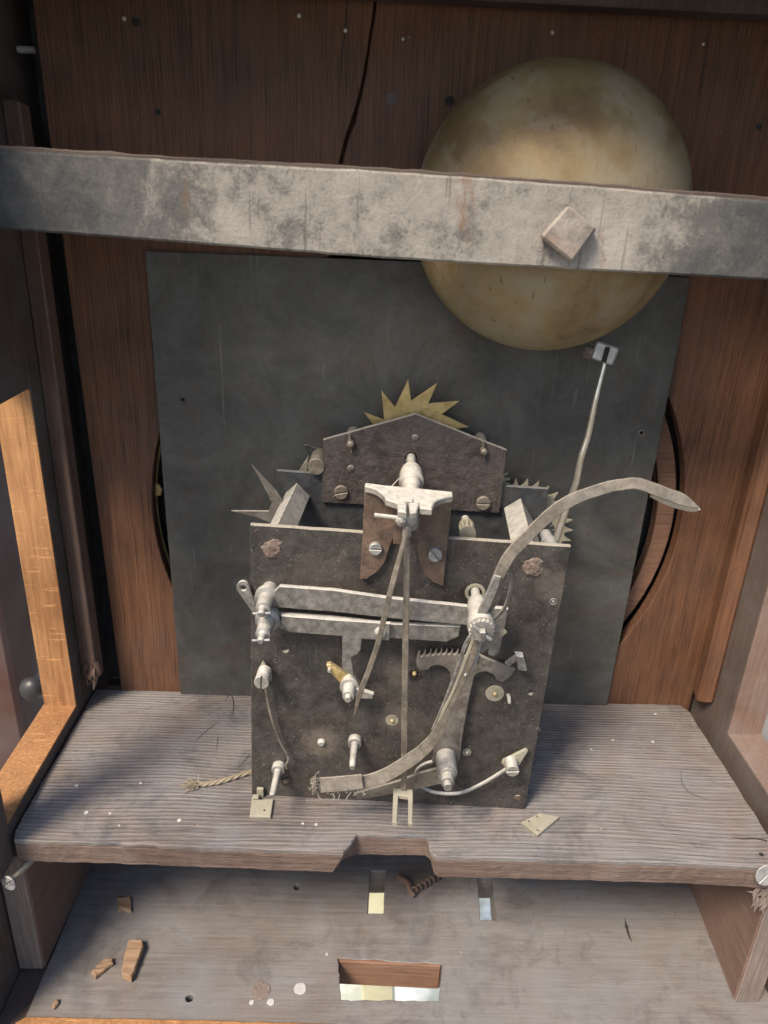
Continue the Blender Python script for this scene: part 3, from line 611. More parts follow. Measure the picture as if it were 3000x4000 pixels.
# ============================================================ DIAL PLATE
dp = thing('dial_plate', 'large square blackened iron dial plate standing upright behind the movement', 'dial plate', (25, YB - 3, 0))
dpo = [Bp(565, 980, YB - 3.2), Bp(704, 2695, YB - 3.2), Bp(2370, 2758, YB - 3.2), (174.6, 250), (174.0, 286), (25, 288.5)]
dpo[1] = (dpo[1][0], 0.3); dpo[2] = (dpo[2][0], 0.3)
ob('iron_sheet', slabXZ(roughen(dpo, .25, 4, 2), YB - 3.4, 2.2, 0.3, holes=[circ(*Bp(715, 1562, YB - 3.2), 1.0, 10), circ(*Bp(2505, 1692, YB - 3.2), 1.3, 10)]), M['dial'], dp)
for px, py, r, mt in [(715, 1562, 2.0, 'deep'), (1112, 1298, .0, ''), (834, 2017, .7, 'rust'), (2505, 1690, 2.3, 'rust')]:
    if r: x, z = Bp(px, py, YB - 3.6); ob('rivet', slabXZ(circ(x, z, r, 14), YB - 4.0, .6, .2, holes=[circ(x, z, r * .45, 8)] if r > 1 else []), M[mt], dp)

# ============================================================ CROSS BAR + BELL
bar = thing('cross_bar', 'wide flat cross bar blotched pale grey, spanning the case in front of the bell', 'bar', (10, 340, 290))
YBar = 336.0
bo = [Bp(0, 583, YBar), Bp(750, 630, YBar), Bp(1500, 668, YBar), Bp(2300, 727, YBar), Bp(3000, 785, YBar), Bp(3000, 1095, YBar), Bp(2200, 1050, YBar), Bp(1500, 1010, YBar), Bp(800, 955, YBar), Bp(0, 893, YBar)]
xa, xb = XL + .4, XR - .4
bo = [(xa, bo[0][1] + .8)] + bo[:5] + [(xb, bo[4][1] - 1.2), (xb, bo[5][1] - 1.5)] + bo[5:] + [(xa, bo[-1][1] + .5)]
lipo = [(p[0], p[1] + (1.5 if i in range(0, 8) and p[1] > 310 else .6)) for i, p in enumerate(bo)]
ob('bar_back_edge', slabXZ(roughen(lipo, .35, 1.5, 16), YBar + 1.5, 4.6, .5), M['barback'], bar)
ob('flat_bar', slabXZ(roughen(bo, 0.2, 1.2, 6), YBar, 6.5, 0.9), M['bar'], bar)
# square bolt head
c0 = [onY(*p, YBar - 6.5) for p in [(2222, 797), (2335, 890), (2236, 1027), (2110, 925)]]
c1 = [onY(*p, YBar) for p in [(2205, 815), (2325, 905), (2222, 1018), (2104, 925)]]
bh = hexa([(c1[0][0], YBar, c1[0][2]), (c1[1][0], YBar, c1[1][2]), (c1[2][0], YBar, c1[2][2]), (c1[3][0], YBar, c1[3][2]),
           tuple(c0[0]), tuple(c0[1]), tuple(c0[2]), tuple(c0[3])], 1.1)
M['boltm'] = metal('rusty_bolt', (0.15, 0.125, 0.11), (0.36, 0.325, 0.285), rust=0.6, dust=0.4, film=0.3, rough=0.8, metallic=0.05, bmp=0.8, rustcol=(0.24, 0.12, 0.06))
ob('square_bolt_head', bh, M['boltm'], bar)
bell = thing('bell', 'big domed brass gong bell, dust dulled, hanging behind the cross bar', 'bell', (87.2, 372, 315.8))
R = 67.2; yo = 401.0
prof = [(0, 6.0), (0.3, 12)]
prof = []
for t in np.linspace(0.08, 1.0, 26):
    a = t * math.pi / 2; prof.append((54 * (1 - math.cos(a)) , R * math.sin(a)))
prof += [(56, R + .4), (57.2, R + .3), (57.4, R - 1.2), (56, R - 1.6)]
for t in np.linspace(1.0, 0.08, 14):
    a = t * math.pi / 2; prof.append((2.4 + 52.5 * (1 - math.cos(a)), (R - 2) * math.sin(a) ** .98))
ob('dome', lathe((87.2, 345.0, 315.8), (0.0, 1, 0), prof, 72), M['bell'], bell)
ob('bell_bolt', lathe((87.2, 342.6, 315.8), (0, 1, 0), [(0, 7.5), (2.5, 7.5), (2.5, 4), (60, 4)], 18), M['spring'], bell)

# ============================================================ MOVEMENT
mv = thing('clock_movement', 'iron plated clock movement with dusty levers, rack and toothed wheels, standing on the shelf', 'clock movement', tuple(MO), TH)
del ROOTM[mv.name]
def mo(name, g, mat, parent=None, **k): return ob(name, g, M[mat], parent or mv, local=True, **k)
YF = 0.0
def plate(pts, w, th, bev=.25, holes=()): return slabXZ(pts, -w, th, bev, holes)
# back plate, with its real holes
bp = Ls([(977, 2050), (2231, 2135), (2050, 3162), (983, 3105)], 0)
bp[2] = (bp[2][0], 0.2); bp[3] = (bp[3][0], 0.2)
ph = [circ(*L(x, y, 0), r, 14) for x, y, r in [(1115, 2537, 1.7), (1117, 3045, 2.4), (2073, 2706, 1.3), (1619, 2632, 2.2), (1850, 2312, 3.6)]]
mo('back_plate', plate(roughen(bp, .12, 3, 1), 0, 3, .35, ph), 'plate')
for px, py, r in [(1065, 2145, 5.0), (2080, 2218, 5.2)]:
    x, z = L(px, py, 0); mo('pillar_rivet', blob((x, .3, z), r, r, 4, .30, (1, .38, 1)), 'rust')
PW = -77.0
# pillars: square bars set cornerwise
def pillar(px, py, tl):
    x, z = L(px, py, 0); d = 6.6
    pk = L(*tl[0], PW + .5); lf = L(*tl[1], PW + .5); rt = L(*tl[2], PW + .5)
    bt = (lf[0] + rt[0] - pk[0], lf[1] + rt[1] - pk[1])
    c = [pk, lf, bt, rt]; cx = sum(q[0] for q in c) / 4; cz = sum(q[1] for q in c) / 4
    g = hexa([(x + q[0] - cx, 3, z + q[1] - cz) for q in c] + [(q[0], 76.4, q[1]) for q in c], .35)
    mo('pillar', g, 'steel')
pillar(1065, 2150, [(1160, 1885), (1115, 1925), (1212, 1938)])
pillar(2080, 2222, [(2033, 1945), (1967, 1984), (2083, 2032)])
# front plate of the movement, deep behind
fp = Ls([(1080, 1838), (2143, 1910)], PW); fp = [fp[0], fp[1], (fp[1][0] - 1, 4), (fp[0][0] - 1, 4)]
mo('front_plate', plate(fp, PW, 3, .3), 'deep')
# gable plate
gp = Ls([(1262, 1718), (1623, 1617), (1980, 1759), (1951, 2005), (1258, 1962)], PW + 3.2)
gb = mo('gable_plate', plate(roughen(gp, .12, 3, 5), PW + 3.2, 3, .3, [circ(*L(1607, 1790, PW + 3.2), 3.4, 16)]), 'gable')
for px, py, a in [(1333, 1920, 2.9), (1887, 1962, 0.0)]:
    x, z = L(px, py, PW + 3.2); mo('screw', screw_head(x, z, -(PW + 3.2), 4.0, 2.6, -a if a else 0.0, 1.0), 'spring', gb)
for px, py, r in [(1370, 1829, 2.1), (1621, 1709, 2.0)]:
    x, z = L(px, py, PW + 3.2); mo('rivet', lathe((x, -(PW + 3.2), z), (0, -1, 0), [(0, r), (.6, r), (1.0, r * .6)], 16), 'rack', gb)
# spacer posts of the gable plate with tapered pins
for (px, py), (qx, qy) in [((1371, 1728), (1385, 1650)), ((1888, 1758), (1880, 1685))]:
    w0 = PW + 3.2; x, z = L(px, py, w0)
    mo('spacer_post', lathe((x, 3.2 - w0, z), (0, 1, 0), [(0, 3.6), (26, 3.6), (26.5, 3.2)], 18), 'rack')
    mo('post_tip', lathe((x, -w0, z), (0, -1, 0), [(0, 2.0), (2.6, 2.0), (4.6, 1.9), (5.4, 1.0)], 14), 'spring')
    mo('taper_pin', tube([(x - 1.0, -w0 - 2.6, z + 6), (x + .6, -w0 - 2.6, z - 5.5)], [.9, .45], 8, 1), 'spring')
# second post, left of gable plate
x, z = L(1236, 1820, PW + 2); mo('spacer_post', lathe((x, -PW - 1 , z), (0, 1, 0), [(-3, 4.6), (-2.6, 5.0), (20, 5.0)], 18), 'spring')
mo('detent', plate(Ls([(1186, 1740), (1198, 1736), (1262, 1762), (1262, 1830), (1222, 1800)], PW - 14), PW - 14, 2.4, .3), 'deep')
mo('detent', plate(Ls([(1166, 1842), (1205, 1780), (1200, 1842), (1195, 1870), (1160, 1870)], PW - 8), PW - 8, 2, .3), 'brassd')
# escape wheel, brass
we = PW + .2 - 6; VA, VR = 0.9, 0.605
T = [L(*p, we) for p in [(1422, 1611), (1488, 1525), (1591, 1483), (1705, 1498), (1792, 1566), (1832, 1671)]]
A_ = np.array([[2 * p[0], 2 * p[1], 1] for p in T]); s_ = np.linalg.lstsq(A_, np.array([p[0] ** 2 + p[1] ** 2 for p in T]), rcond=None)[0]
ecx, ecz = s_[0], s_[1]; er = math.sqrt(s_[2] + ecx ** 2 + ecz ** 2)
o = []
for i in range(12):
    a = math.radians(159.7 - 30.1 * i)
    o.append((ecx + er * math.cos(a), ecz + er * math.sin(a))); av = a - math.radians(VA)
    o.append((ecx + er * VR * math.cos(av), ecz + er * VR * math.sin(av)))
mo('escape_wheel', plate(o, we, 1.8, .15, [circ(ecx, ecz, 2.5)]), 'brass')
# striking wheels at the right between the plates
def gear(cx, cz, r, n, w, th, mat, name, depth=.14, ph=0, shape='point'):
    o = []
    for i in range(n):
        s = 2 * math.pi / n; a = -s * i + ph
        if shape == 'point': prof_ = [(0, r), (-.09, r * (1 - depth * .45)), (-.22, r * (1 - depth)), (-.50, r * (1 - depth * .97)), (-.72, r * (1 - depth * .75)), (-.88, r * (1 - depth * .4))]
        else: prof_ = [(.18, r * .985), (0, r), (-.18, r * .985), (-.25, r * (1 - depth)), (-.70, r * (1 - depth))]
        for f, rr in prof_: o.append((cx + rr * math.cos(a + f * s), cz + rr * math.sin(a + f * s)))
    mo(name, slabXZ(o, -w, th, 0, [circ(cx, cz, 2)]), mat)
T = [L(*p, PW - 8) for p in [(2017, 1869), (2062, 1872), (2106, 1881), (2147, 1902), (2179, 1923), (2235, 2022), (2239, 2062), (2233, 2101)]]
A_ = np.array([[2 * p[0], 2 * p[1], 1] for p in T]); s_ = np.linalg.lstsq(A_, np.array([p[0] ** 2 + p[1] ** 2 for p in T]), rcond=None)[0]
gx, gz = s_[0], s_[1]; gr = math.sqrt(s_[2] + gx ** 2 + gz ** 2)
gear(gx, gz, gr, 31, PW - 8, 1.8, 'brassd', 'strike_wheel', .15, ph=math.atan2(T[0][1] - gz, T[0][0] - gx))
x, z = L(1985, 1875, PW - 5); gear(x - 12, z - 3, 13.5, 22, PW - 5, 2.0, 'brassd', 'pinion_wheel', .2, shape='b')
x, z = L(2168, 2080, PW - 5); gear(x - 13, z - 2, 13.5, 26, PW - 5, 2.0, 'deep', 'pinion_wheel', .16, shape='b')
# arbor shoulder at the top right of the plate
x, z = L(2175, 2120, -10); mo('hammer_arbor', lathe((x - 3, 4, z - 2), (0, 1, 0), [(0, 4.2), (10, 4.2), (11, 3), (20, 3)], 18), 'bright')
# brass lantern pinion behind the plate edge
x, z = L(1823, 2060, -22)
lp = [lathe((x, 14, z), (0, 1, 0), [(0, 4.2), (1.6, 4.2), (1.8, 1.4), (9, 1.4), (9, 4), (10.5, 4)], 20)]
for i in range(8): a = i * math.pi / 4; lp.append(tube([(x + 3.2 * math.cos(a), 15, z + 3.2 * math.sin(a)), (x + 3.2 * math.cos(a), 24, z + 3.2 * math.sin(a))], .6, 6, 1))
mo('lantern_pinion', lp, 'brassd'); mo('pinion_arbor', lathe((x, 24, z), (0, 1, 0), [(0, 2.2), (9, 2.2)], 14), 'steel')
# iron star wheel behind on the left
wS = -58
st1 = Ls([(983, 1817), (1081, 1921), (1105, 1960), (1105, 2080), (1059, 2044), (1000, 2020), (902, 1996), (1049, 1997), (1062, 1965), (1030, 1900)], wS)
mo('star_wheel', plate(st1, wS, 1.6, .15), 'rack')
# ---- suspension cock: two legs and a flange
legs = [(1424, 1916), (1416, 2100), (1407, 2240), (1407, 2262), (1432, 2263), (1479, 2231), (1503, 2198), (1522, 2140), (1541, 2092), (1553, 2040), (1556, 1990),
        (1616, 1990), (1618, 2058), (1628, 2125), (1638, 2193), (1662, 2251), (1693, 2277), (1732, 2292), (1741, 2200), (1756, 2060), (1766, 1948)]
ck = mo('cock', plate(Ls(legs, 3.6), 3.6, 3.4, .4), 'cock')
for px, py, a, r in [(1467, 2138, .0, 3.1), (1700, 2162, -.9, 3.4)]:
    x, z = L(px, py, 3.6); mo('screw', screw_head(x, z, -3.6, r, 2.6, a, .8), 'bright', ck)
zc = L(1600, 1930, 3.6)[1] + 0.5
fl = [LZ(*p, zc) for p in [(1427, 1908), (1500, 1918), (1600, 1926), (1766, 1944), (1766, 1960), (1735, 1966), (1712, 1974), (1697, 1985), (1690, 1997), (1685, 2012), (1640, 2008), (1636, 1993), (1626, 2024),
                           (1600, 2028), (1596, 1978), (1588, 1978), (1586, 2024), (1553, 2020), (1551, 1988), (1505, 1974), (1502, 1964), (1490, 1950), (1469, 1934), (1448, 1926), (1424, 1922)]]
mo('cock_flange', slabXY(roughen(fl, .12, 1.5, 3), zc + 3.0, 3.4, .5), 'post')
# arbor with knob, running out from the gable plate
xa_, za_ = L(1606, 1788, PW + 3.2)
pf = [(0, 2.6)]
base = PW + 3.2
for py, r in [(1795, 2.5), (1800, 2.9), (1806, 2.4), (1818, 2.7), (1828, 4.0), (1842, 5.6), (1858, 6.3), (1872, 6.0), (1874, 6.6), (1884, 6.5), (1887, 5.2), (1898, 4.8), (1902, 5.1), (1908, 4.2), (1935, 4.2)]:
    pf.append((wat(xa_, za_, py) - base, r))
pf += [(18 - base, 3.0), (22 - base, 2.6)]
mo('verge_arbor', lathe((xa_, -base, za_), (0, -1, 0), pf, 28), 'post')
mo('suspension_thread', tube([(*[L(1560, 1868, base + 18)[0]], -base - 18, L(1560, 1868, base + 18)[1]), (L(1512, 1920, base + 22)[0], -base - 22, L(1512, 1920, base + 22)[1])], .35, 6, 1), 'post')
# clamp block, pin, crutch with fork, and slanting strip
def P3(px, py, w): x, z = L(px, py, w); return (x, -w, z)
wc = 21.0
cb = P3(1592, 2030, wc)
mo('clamp_block', box(cb[0] - 2.0, cb[0] + 2.0, -wc - 2, -wc + 2, cb[2] - 8, cb[2] + 10, .4), 'post')
mo('clamp_block', [box(cb[0] - 6, cb[0] - .9, -wc + 3, -wc + 5, cb[2] - 14, cb[2] - 1, .3), box(cb[0] + .9, cb[0] + 6, -wc + 3.2, -wc + 5.2, cb[2] - 14.5, cb[2] - 1, .3)], 'cock')
mo('cross_pin', tube([P3(1462, 2012, wc + 2), P3(1540, 2022, wc + 2), P3(1620, 2032, wc + 2)], [1.0, 1.1, 1.1], 10, 2), 'post')
mo('fork_hanger', [blob(P3(1568, 2032, wc + 2), 2.8, 4, 2, .2, (1, .9, 1)), blob(P3(1612, 2034, wc + 2), 2.6, 5, 2, .2, (1, .9, 1.1))], 'post')
cr = ribbon([P3(1597, 1965, wc + 1), P3(1591, 2080, wc + 1), P3(1588, 2300, wc), P3(1583, 2600, wc), P3(1580, 2850, wc), P3(1577, 3095, wc)], [2.6, 2.4, 3.0, 3.2, 3.2, 3.0], [1.6, 1.6, 1.8, 2, 2, 2], (0, -1, 0))
mo('crutch', cr, 'spring')
zf = L(1577, 3092, wc)[1]
fk = [LZ(*p, zf) for p in [(1537, 3084), (1612, 3090), (1613, 3108), (1611, 3222), (1594, 3222), (1595, 3118), (1556, 3113), (1550, 3219), (1532, 3217), (1536, 3105)]]
mo('crutch_fork', slabXY(fk, zf + 1.2, 2.6, .35), 'brassd')
mo('suspension_strip', ribbon([P3(1590, 2060, wc + 4), P3(1560, 2180, wc + 5), P3(1520, 2330, wc + 7), P3(1480, 2500, wc + 8), P3(1440, 2620, wc + 8), P3(1405, 2710, wc + 8), P3(1384, 2795, wc + 8)],
                             [1.2, 2.2, 2.6, 2.6, 2.6, 2.6, .5], [1, 1.2, 1.4, 1.4, 1.4, 1.4, .5], (0, -1, .1)), 'spring')
# ---- lifting levers
wl = 9
lev = [(1092, 2290), (1300, 2305), (1500, 2334), (1828, 2369), (1922, 2374), (1986, 2379), (1977, 2427), (1968, 2470), (1950, 2550), (1926, 2566), (1908, 2558), (1915, 2509), (1900, 2462), (1809, 2441), (1596, 2423), (1300, 2390), (1088, 2374), (1070, 2350), (1072, 2310)]
mo('lifting_lever', plate(roughen(Ls(lev, wl + 2), .1, 3, 2), wl + 2, 2.6, .35), 'steel')
lev2 = [(1090, 2398), (1300, 2413), (1525, 2437), (1800, 2447), (1792, 2487), (1745, 2508), (1700, 2505), (1300, 2478), (1120, 2466), (1085, 2450)]
mo('warning_lever', plate(roughen(Ls(lev2, wl), .1, 3, 3), wl, 2.6, .35), 'steel')
hk = [(1098, 2405), (1300, 2421), (1525, 2436), (1520, 2503), (1413, 2497), (1411, 2534), (1398, 2556), (1372, 2568), (1375, 2592), (1383, 2648), (1336, 2611), (1337, 2486), (1125, 2470), (1118, 2458), (1104, 2440), (1098, 2438)]
mo('hooked_lever', plate(Ls(hk, wl + 4), wl + 4, 2.2, .35), 'steel')
x, z = L(1485, 2470, wl + 4); mo('lever_pin', lathe((x, -wl - 4, z), (0, -1, 0), [(0, 3.0), (1.6, 2.8), (2.4, 1.6)], 16), 'post')
eo = [(1015, 2455), (1025, 2430), (972, 2290)] + [(948 + 25 * math.cos(t), 2296 - 27 * math.sin(t)) for t in np.linspace(.2, math.pi + .35, 10)] + [(990, 2400)]
mo('eyelet_lever', plate(Ls(eo, 3), 3, 1.6, .3, [circ(*L(950, 2297, 3), 1.5, 12)]), 'steel')
def stud(px, py, ty, prof, mat='stud', name='lever_stud', w0=0.0, n=20):
    x, z = L(px, py, w0); ln = wat(x, z, ty) - w0
    mo(name, lathe((x, -w0, z), (0, -1, 0), [(f * ln, r) for f, r in prof], n), mat); return x, z, ln + w0
for px, py, ty in [(1055, 2300, 2402), (1062, 2372, 2508)]:
    x, z, wt = stud(px, py, ty, [(0, 4.2), (.25, 4.6), (.28, 6.2), (.40, 6.2), (.43, 4.2), (.80, 3.6), (.81, 2.6), (.83, 1.9), (.96, 1.9), (1, 1.2)])
    mo('cross_pin', tube([(x - 4.2, -wt + 1.6, z - .4), (x + 4.2, -wt + 1.6, z + .4)], .55, 8, 1), 'bright')
# ---- left click spring and pins
tr = plate(Ls([(1027, 2582), (1047, 2612), (1062, 2645), (1058, 2662), (1008, 2650), (1013, 2610)], 4), 4, 2, .3)
mo('spring_tab', tr, 'brassd')
x, z = L(1035, 2622, 4); wt = wat(x, z, 2668)
mo('screw', [lathe((x, -4, z), (0, -1, 0), [(0, 3.8), (wt - 5.4, 3.8)], 20)] + screw_head(x, z, -wt + 2.2, 3.8, 2.2, 1.5, 1.0), 'post')
mo('wire_spring', tube([P3(a, b, 5) for a, b in [(1038, 2680), (1050, 2760), (1072, 2840), (1100, 2910), (1121, 2945), (1127, 2968), (1117, 2990), (1121, 3003)]], [.9, .8, .7, .7, .7, .7, .7, .6], 8), 'spring')
for px, py, ty in [(1090, 2992, 3112), (1387, 2888, 3000)]:
    x, z, wt = stud(px, py, ty, [(0, 3.8), (.16, 3.8), (.18, 3.6), (.19, 2.1), (.5, 2.0), (.93, 1.8), (1, 1.3)], 'stud', 'stop_pin')
x, z, wt = stud(1256, 2898, 2908, [(0, 2.3), (.5, 2.3), (1, 1.3)], 'post', 'pivot')
# pivots in brass bushings
for px, py, r in [(1532, 2813, 3.6), (1933, 2708, 5.0), (1823, 2938, 2.6)]:
    x, z = L(px, py, 0)
    mo('bushing', plate(circ(x, z, r, 24), .35, .8, .15), 'brassd'); mo('pivot', lathe((x, -.3, z), (0, -1, 0), [(0, 1.2), (.8, 1.1), (1.4, .5)], 12), 'brass' if r > 3 else 'post')
x, z = L(1619, 2632, 0); mo('pivot', lathe((x, 1, z), (0, -1, 0), [(0, 1.3), (1.6, 1.1), (2.2, .5)], 12), 'brass')
x, z = L(2161, 2350, 0); mo('pivot', [slabXZ(circ(x, z, 1.9, 16), -.4, .6, .1, [circ(x, z, 1.3, 12)]), lathe((x, 0, z), (0, -1, 0), [(0, .8), (.8, .5)], 10)], 'steel')
x, z = L(2022, 3115, 0); mo('pivot', plate(circ(x, z, 1.8, 14), .3, .6, .12), 'cock')
x, z = L(1856, 2315, 0); mo('bushing', slabXZ(circ(x, z, 5.2, 24), -.4, .9, .2, [circ(x, z, 3.4, 18)]), 'brassd')
mo('bent_pin', tube([P3(1985, 2715, 0), P3(1988, 2725, 3), P3(1990, 2748, 5)], [1.1, 1.1, .9], 8, 3), 'post')
# ---- gathering lever in brass
ga = [(1275, 2598), (1290, 2595), (1345, 2630), (1405, 2668), (1395, 2690), (1352, 2690), (1310, 2650), (1283, 2622)]
mo('gathering_lever', plate(Ls(ga, 6), 6, 3.2, .3), 'brass')
x, z = L(1288, 2612, 6); mo('lever_pin', lathe((x, -6, z), (0, -1, 0), [(0, 1.0), (2.6, .9)], 10), 'post')
x, z = L(1366, 2672, 8); wt = wat(x, z, 2735)
mo('gathering_arbor', lathe((x, -5, z), (0, -1, 0), [(0, 4.3), (4, 4.3), (4.3, 5), (6, 5), (6.4, 3.4), (wt - 8, 3.0), (wt - 7.8, 1.8), (wt - 5, 1.5)], 18), 'post')
mo('gathering_tail', plate(Ls([(1350, 2688), (1400, 2692), (1460, 2712), (1455, 2732), (1415, 2730), (1350, 2710)], 12), 12, 2.6, .4), 'post')
# ---- rack
wr = 5
rk = []
tips = [(290, 715), (337, 708), (382, 703), (427, 700), (469, 697), (513, 698), (557, 699), (602, 704), (645, 710)]
def v3(a, b): return (1500 + a * .4822, 2200 + b * .4822)
rk += [v3(262, 800), v3(268, 760)]
for a, b in tips: rk += [v3(a - 2, b), v3(a + 4, b + 6), v3(a - 2, b + 22), v3(a + 6, b + 42), v3(a + 20, b + 44), v3(a + 31, b + 30)]
rk += [v3(700, 720), v3(760, 740), v3(840, 778), v3(1062, 862), v3(1035, 908), v3(960, 965), v3(912, 948), v3(893, 908), v3(830, 877), v3(765, 888), v3(732, 915),
       (1848, 2660), (1830, 2740), (1810, 2860), (1796, 2970), (1788, 2982)]
rk += [(1735, 2940), (1690, 2992), (1686, 2980), (1700, 2900), (1735, 2780), (1762, 2690)]
rk += [v3(535, 885), v3(505, 850), v3(470, 832), v3(430, 825), v3(392, 832), v3(372, 842), v3(360, 862), v3(320, 871), v3(285, 860), v3(266, 835)]
mo('strike_rack', plate(Ls(rk, wr), wr, 2.2, .22), 'rack')
rb = hexa([P3(*v3(1000, 810), wr), P3(*v3(1065, 748), wr), P3(*v3(1130, 757), wr), P3(*v3(1082, 850), wr),
           P3(*v3(1010, 826), 14), P3(*v3(1075, 775), 14), P3(*v3(1158, 868), 14), P3(*v3(1086, 878), 14)], .4)
mo('rack_stop', plate(Ls([v3(1066, 748), v3(1130, 756), v3(1160, 868), v3(1152, 880), v3(1088, 870), v3(1080, 800)], 11), 11, 4.5, .5), 'steel')
mo('rack_stop', ribbon([P3(*v3(1000, 815), 6), P3(*v3(1040, 782), 7), P3(*v3(1085, 758), 9)], [3.2, 3.4, 3.2], 1.8, (0, -1, .2)), 'steel')
x, z = L(1741, 2945, 3); wt = wat(x, z, 3078)
mo('rack_arbor', lathe((x, 0, z), (0, -1, 0), [(0, 5.6), (wt * .62, 5.6), (wt * .63, 4.9), (wt * .64, 4.2), (wt * .70, 4.4), (wt * .71, 3.5), (wt * .88, 3.4), (wt * .885, 2.4), (wt, 2.2)], 26), 'stud')
mo('rack_tail', plate(Ls([(1722, 2998), (1728, 3062), (1600, 3088), (1480, 3112), (1400, 3124), (1386, 3112), (1392, 3098), (1560, 3050), (1640, 3020)], 14), 14, 1.6, .3), 'spring')
mo('loop_spring', tube([P3(a, b, 6) for a, b in [(1690, 2975), (1660, 2984), (1632, 3005), (1624, 3035), (1642, 3068), (1683, 3091), (1751, 3101), (1813, 3093), (1886, 3060), (1940, 3028), (1978, 3003)]], 1.05, 9), 'steel')
mo('spring_tab', plate(Ls([(1960, 2983), (1965, 2972), (2055, 2928), (2063, 2934), (2030, 2990), (1975, 3000)], 5), 5, 2, .3), 'brassd')
x, z = L(1995, 2972, 5); wt = wat(x, z, 3014)
mo('screw', [lathe((x, -5, z), (0, -1, 0), [(0, 3.5), (wt - 6, 3.5)], 20)] + screw_head(x, z, -wt + 2, 3.5, 2.0, .12, .9), 'post')
# ---- hammer arbor stack with fly wheel and sprung blades
x, z = L(1856, 2310, 0)
pfh = [(0, 2.3)]
for py, r in [(2330, 2.4), (2340, 2.7), (2352, 4.6), (2375, 5.2), (2400, 5.1), (2420, 5.9), (2440, 6.4), (2456, 6.2)]: pfh.append((wat(x, z, py), r))
hw = pfh[-1][0]
mo('spring_arbor', lathe((x, 0, z), (0, -1, 0), pfh, 24), 'post')
o = []
for i in range(18):
    a = i * math.pi / 9; o += [(x + 5.9 * math.cos(a), z + 5.9 * math.sin(a)), (x + 5.2 * math.cos(a + .28), z + 5.2 * math.sin(a + .28))]
mo('ratchet_wheel', slabXZ(o, -hw - 2.2, 2.4, .2), 'stud')
mo('arbor_key', box(x - 1.4, x + 1.4, -hw - 5.5, -hw - 2, z - 1.4, z + 1.4, .3), 'steel')
mo('cross_pin', tube([(x - 4.2, -hw - 3.8, z + 3.6), (x + 4.2, -hw - 3.8, z - 3.2)], [.6, .8], 8, 1), 'bright')
ws_ = hw - 5
def band(pts, wd, th, mat='spring', name='steel_band', N=(0, -1, 0), k=6): return mo(name, ribbon([P3(a, b, c) for a, b, c in pts], wd, th, N, k), mat)
# upper sweeping band
band([(1880, 2400, ws_ - 2), (1915, 2330, ws_), (1950, 2245, ws_), (1990, 2170, ws_ - 1), (2045, 2110, ws_ - 2), (2110, 2045, ws_ - 3), (2180, 1985, ws_ - 4), (2255, 1943, ws_ - 5), (2370, 1904, ws_ - 6), (2430, 1893, ws_ - 6),
      (2495, 1890, ws_ - 6), (2600, 1928, ws_ - 6), (2665, 1952, ws_ - 6), (2728, 1984, ws_ - 6)],
     [4.6, 4.8, 5.2, 5.4, 5.5, 5.5, 5.6, 5.3, 5.1, 5.0, 5.1, 5.2, 5.0, .8], 1.3, 'spring', 'sprung_blade', N=(.15, -1, .35))
band([(2540, 1935, ws_ - 8), (2620, 1965, ws_ - 8), (2700, 1988, ws_ - 8), (2735, 1990, ws_ - 7)], [1.2, 3, 2.4, .5], 1.0, 'rod', 'blade_edge')
band([(1872, 2410, ws_ + 1), (1895, 2370, ws_ + 1.5), (1925, 2300, ws_ + 1.5), (1944, 2250, ws_ + 1.2)], [3.0, 4.2, 4.2, 3.0], 1.6, 'steel', 'clamping_strip')
band([(1890, 2420, ws_ - 4), (1935, 2345, ws_ - 3), (1955, 2300, ws_ - 3)], [1.5, 3, 1.0], 1.0, 'spring', 'clamping_strip')
band([(1996, 2235, ws_ - 6), (1995, 2290, ws_ - 5), (1978, 2360, ws_ - 4), (1950, 2400, ws_ - 3), (1908, 2436, ws_ - 3)], [1.6, 2.2, 2.4, 2.2, 1.6], .9, 'rack', 'thin_spring', N=(.8, -1, 0))
# lower bundle of strips
band([(1848, 2470, ws_), (1818, 2520, ws_), (1782, 2620, ws_ - 2), (1745, 2720, ws_ - 3), (1712, 2800, ws_ - 4), (1690, 2850, ws_ - 4)], [1.8, 2.0, 1.5, 1.5, 1.4, 1.4], 1.2, 'steel', 'thin_strip')
band([(1855, 2480, ws_ + 1), (1828, 2550, ws_ + 1), (1798, 2630, ws_), (1765, 2710, ws_ - 1), (1735, 2770, ws_ - 2), (1710, 2830, ws_ - 3)], [1.3, 1.5, 1.2, 1.3, 1.5, 1.2], 1.2, 'brassd', 'thin_strip')
band([(1868, 2485, ws_ + 1), (1848, 2560, ws_ + 1), (1822, 2630, ws_), (1785, 2710, ws_ - 1), (1755, 2770, ws_ - 2), (1722, 2835, ws_ - 2), (1690, 2890, ws_ - 2), (1640, 2940, ws_ - 2), (1570, 2990, ws_ - 2), (1500, 3030, ws_ - 2), (1430, 3052, ws_ - 2), (1340, 3062, ws_ - 2), (1250, 3068, ws_ - 2)],
     [2.2, 2.8, 2.2, 2.2, 2.6, 4.6, 5.8, 6.6, 7.0, 7.0, 7.2, 7.6, 7.8], [2, 2, 2, 1.6, 1.4, 1.2, 1.2, 1.2, 1.2, 1.2, 1.2, 1.2, 1.2], 'spring', 'sprung_blade', N=(-.1, -1, .3))
band([(1880, 2490, ws_ - 1), (1858, 2560, ws_ - 1), (1842, 2600, ws_ - 1), (1815, 2640, ws_ + 1)], [1.6, 2.6, 2.4, 1.0], 1.4, 'bright', 'thin_strip')
band([(1860, 2495, ws_), (1838, 2580, ws_), (1800, 2680, ws_ - 2), (1752, 2790, ws_ - 3), (1715, 2850, ws_ - 3)], [1.2, 1.2, 1.1, 1.2, .8], 1.0, 'spring', 'thin_strip')
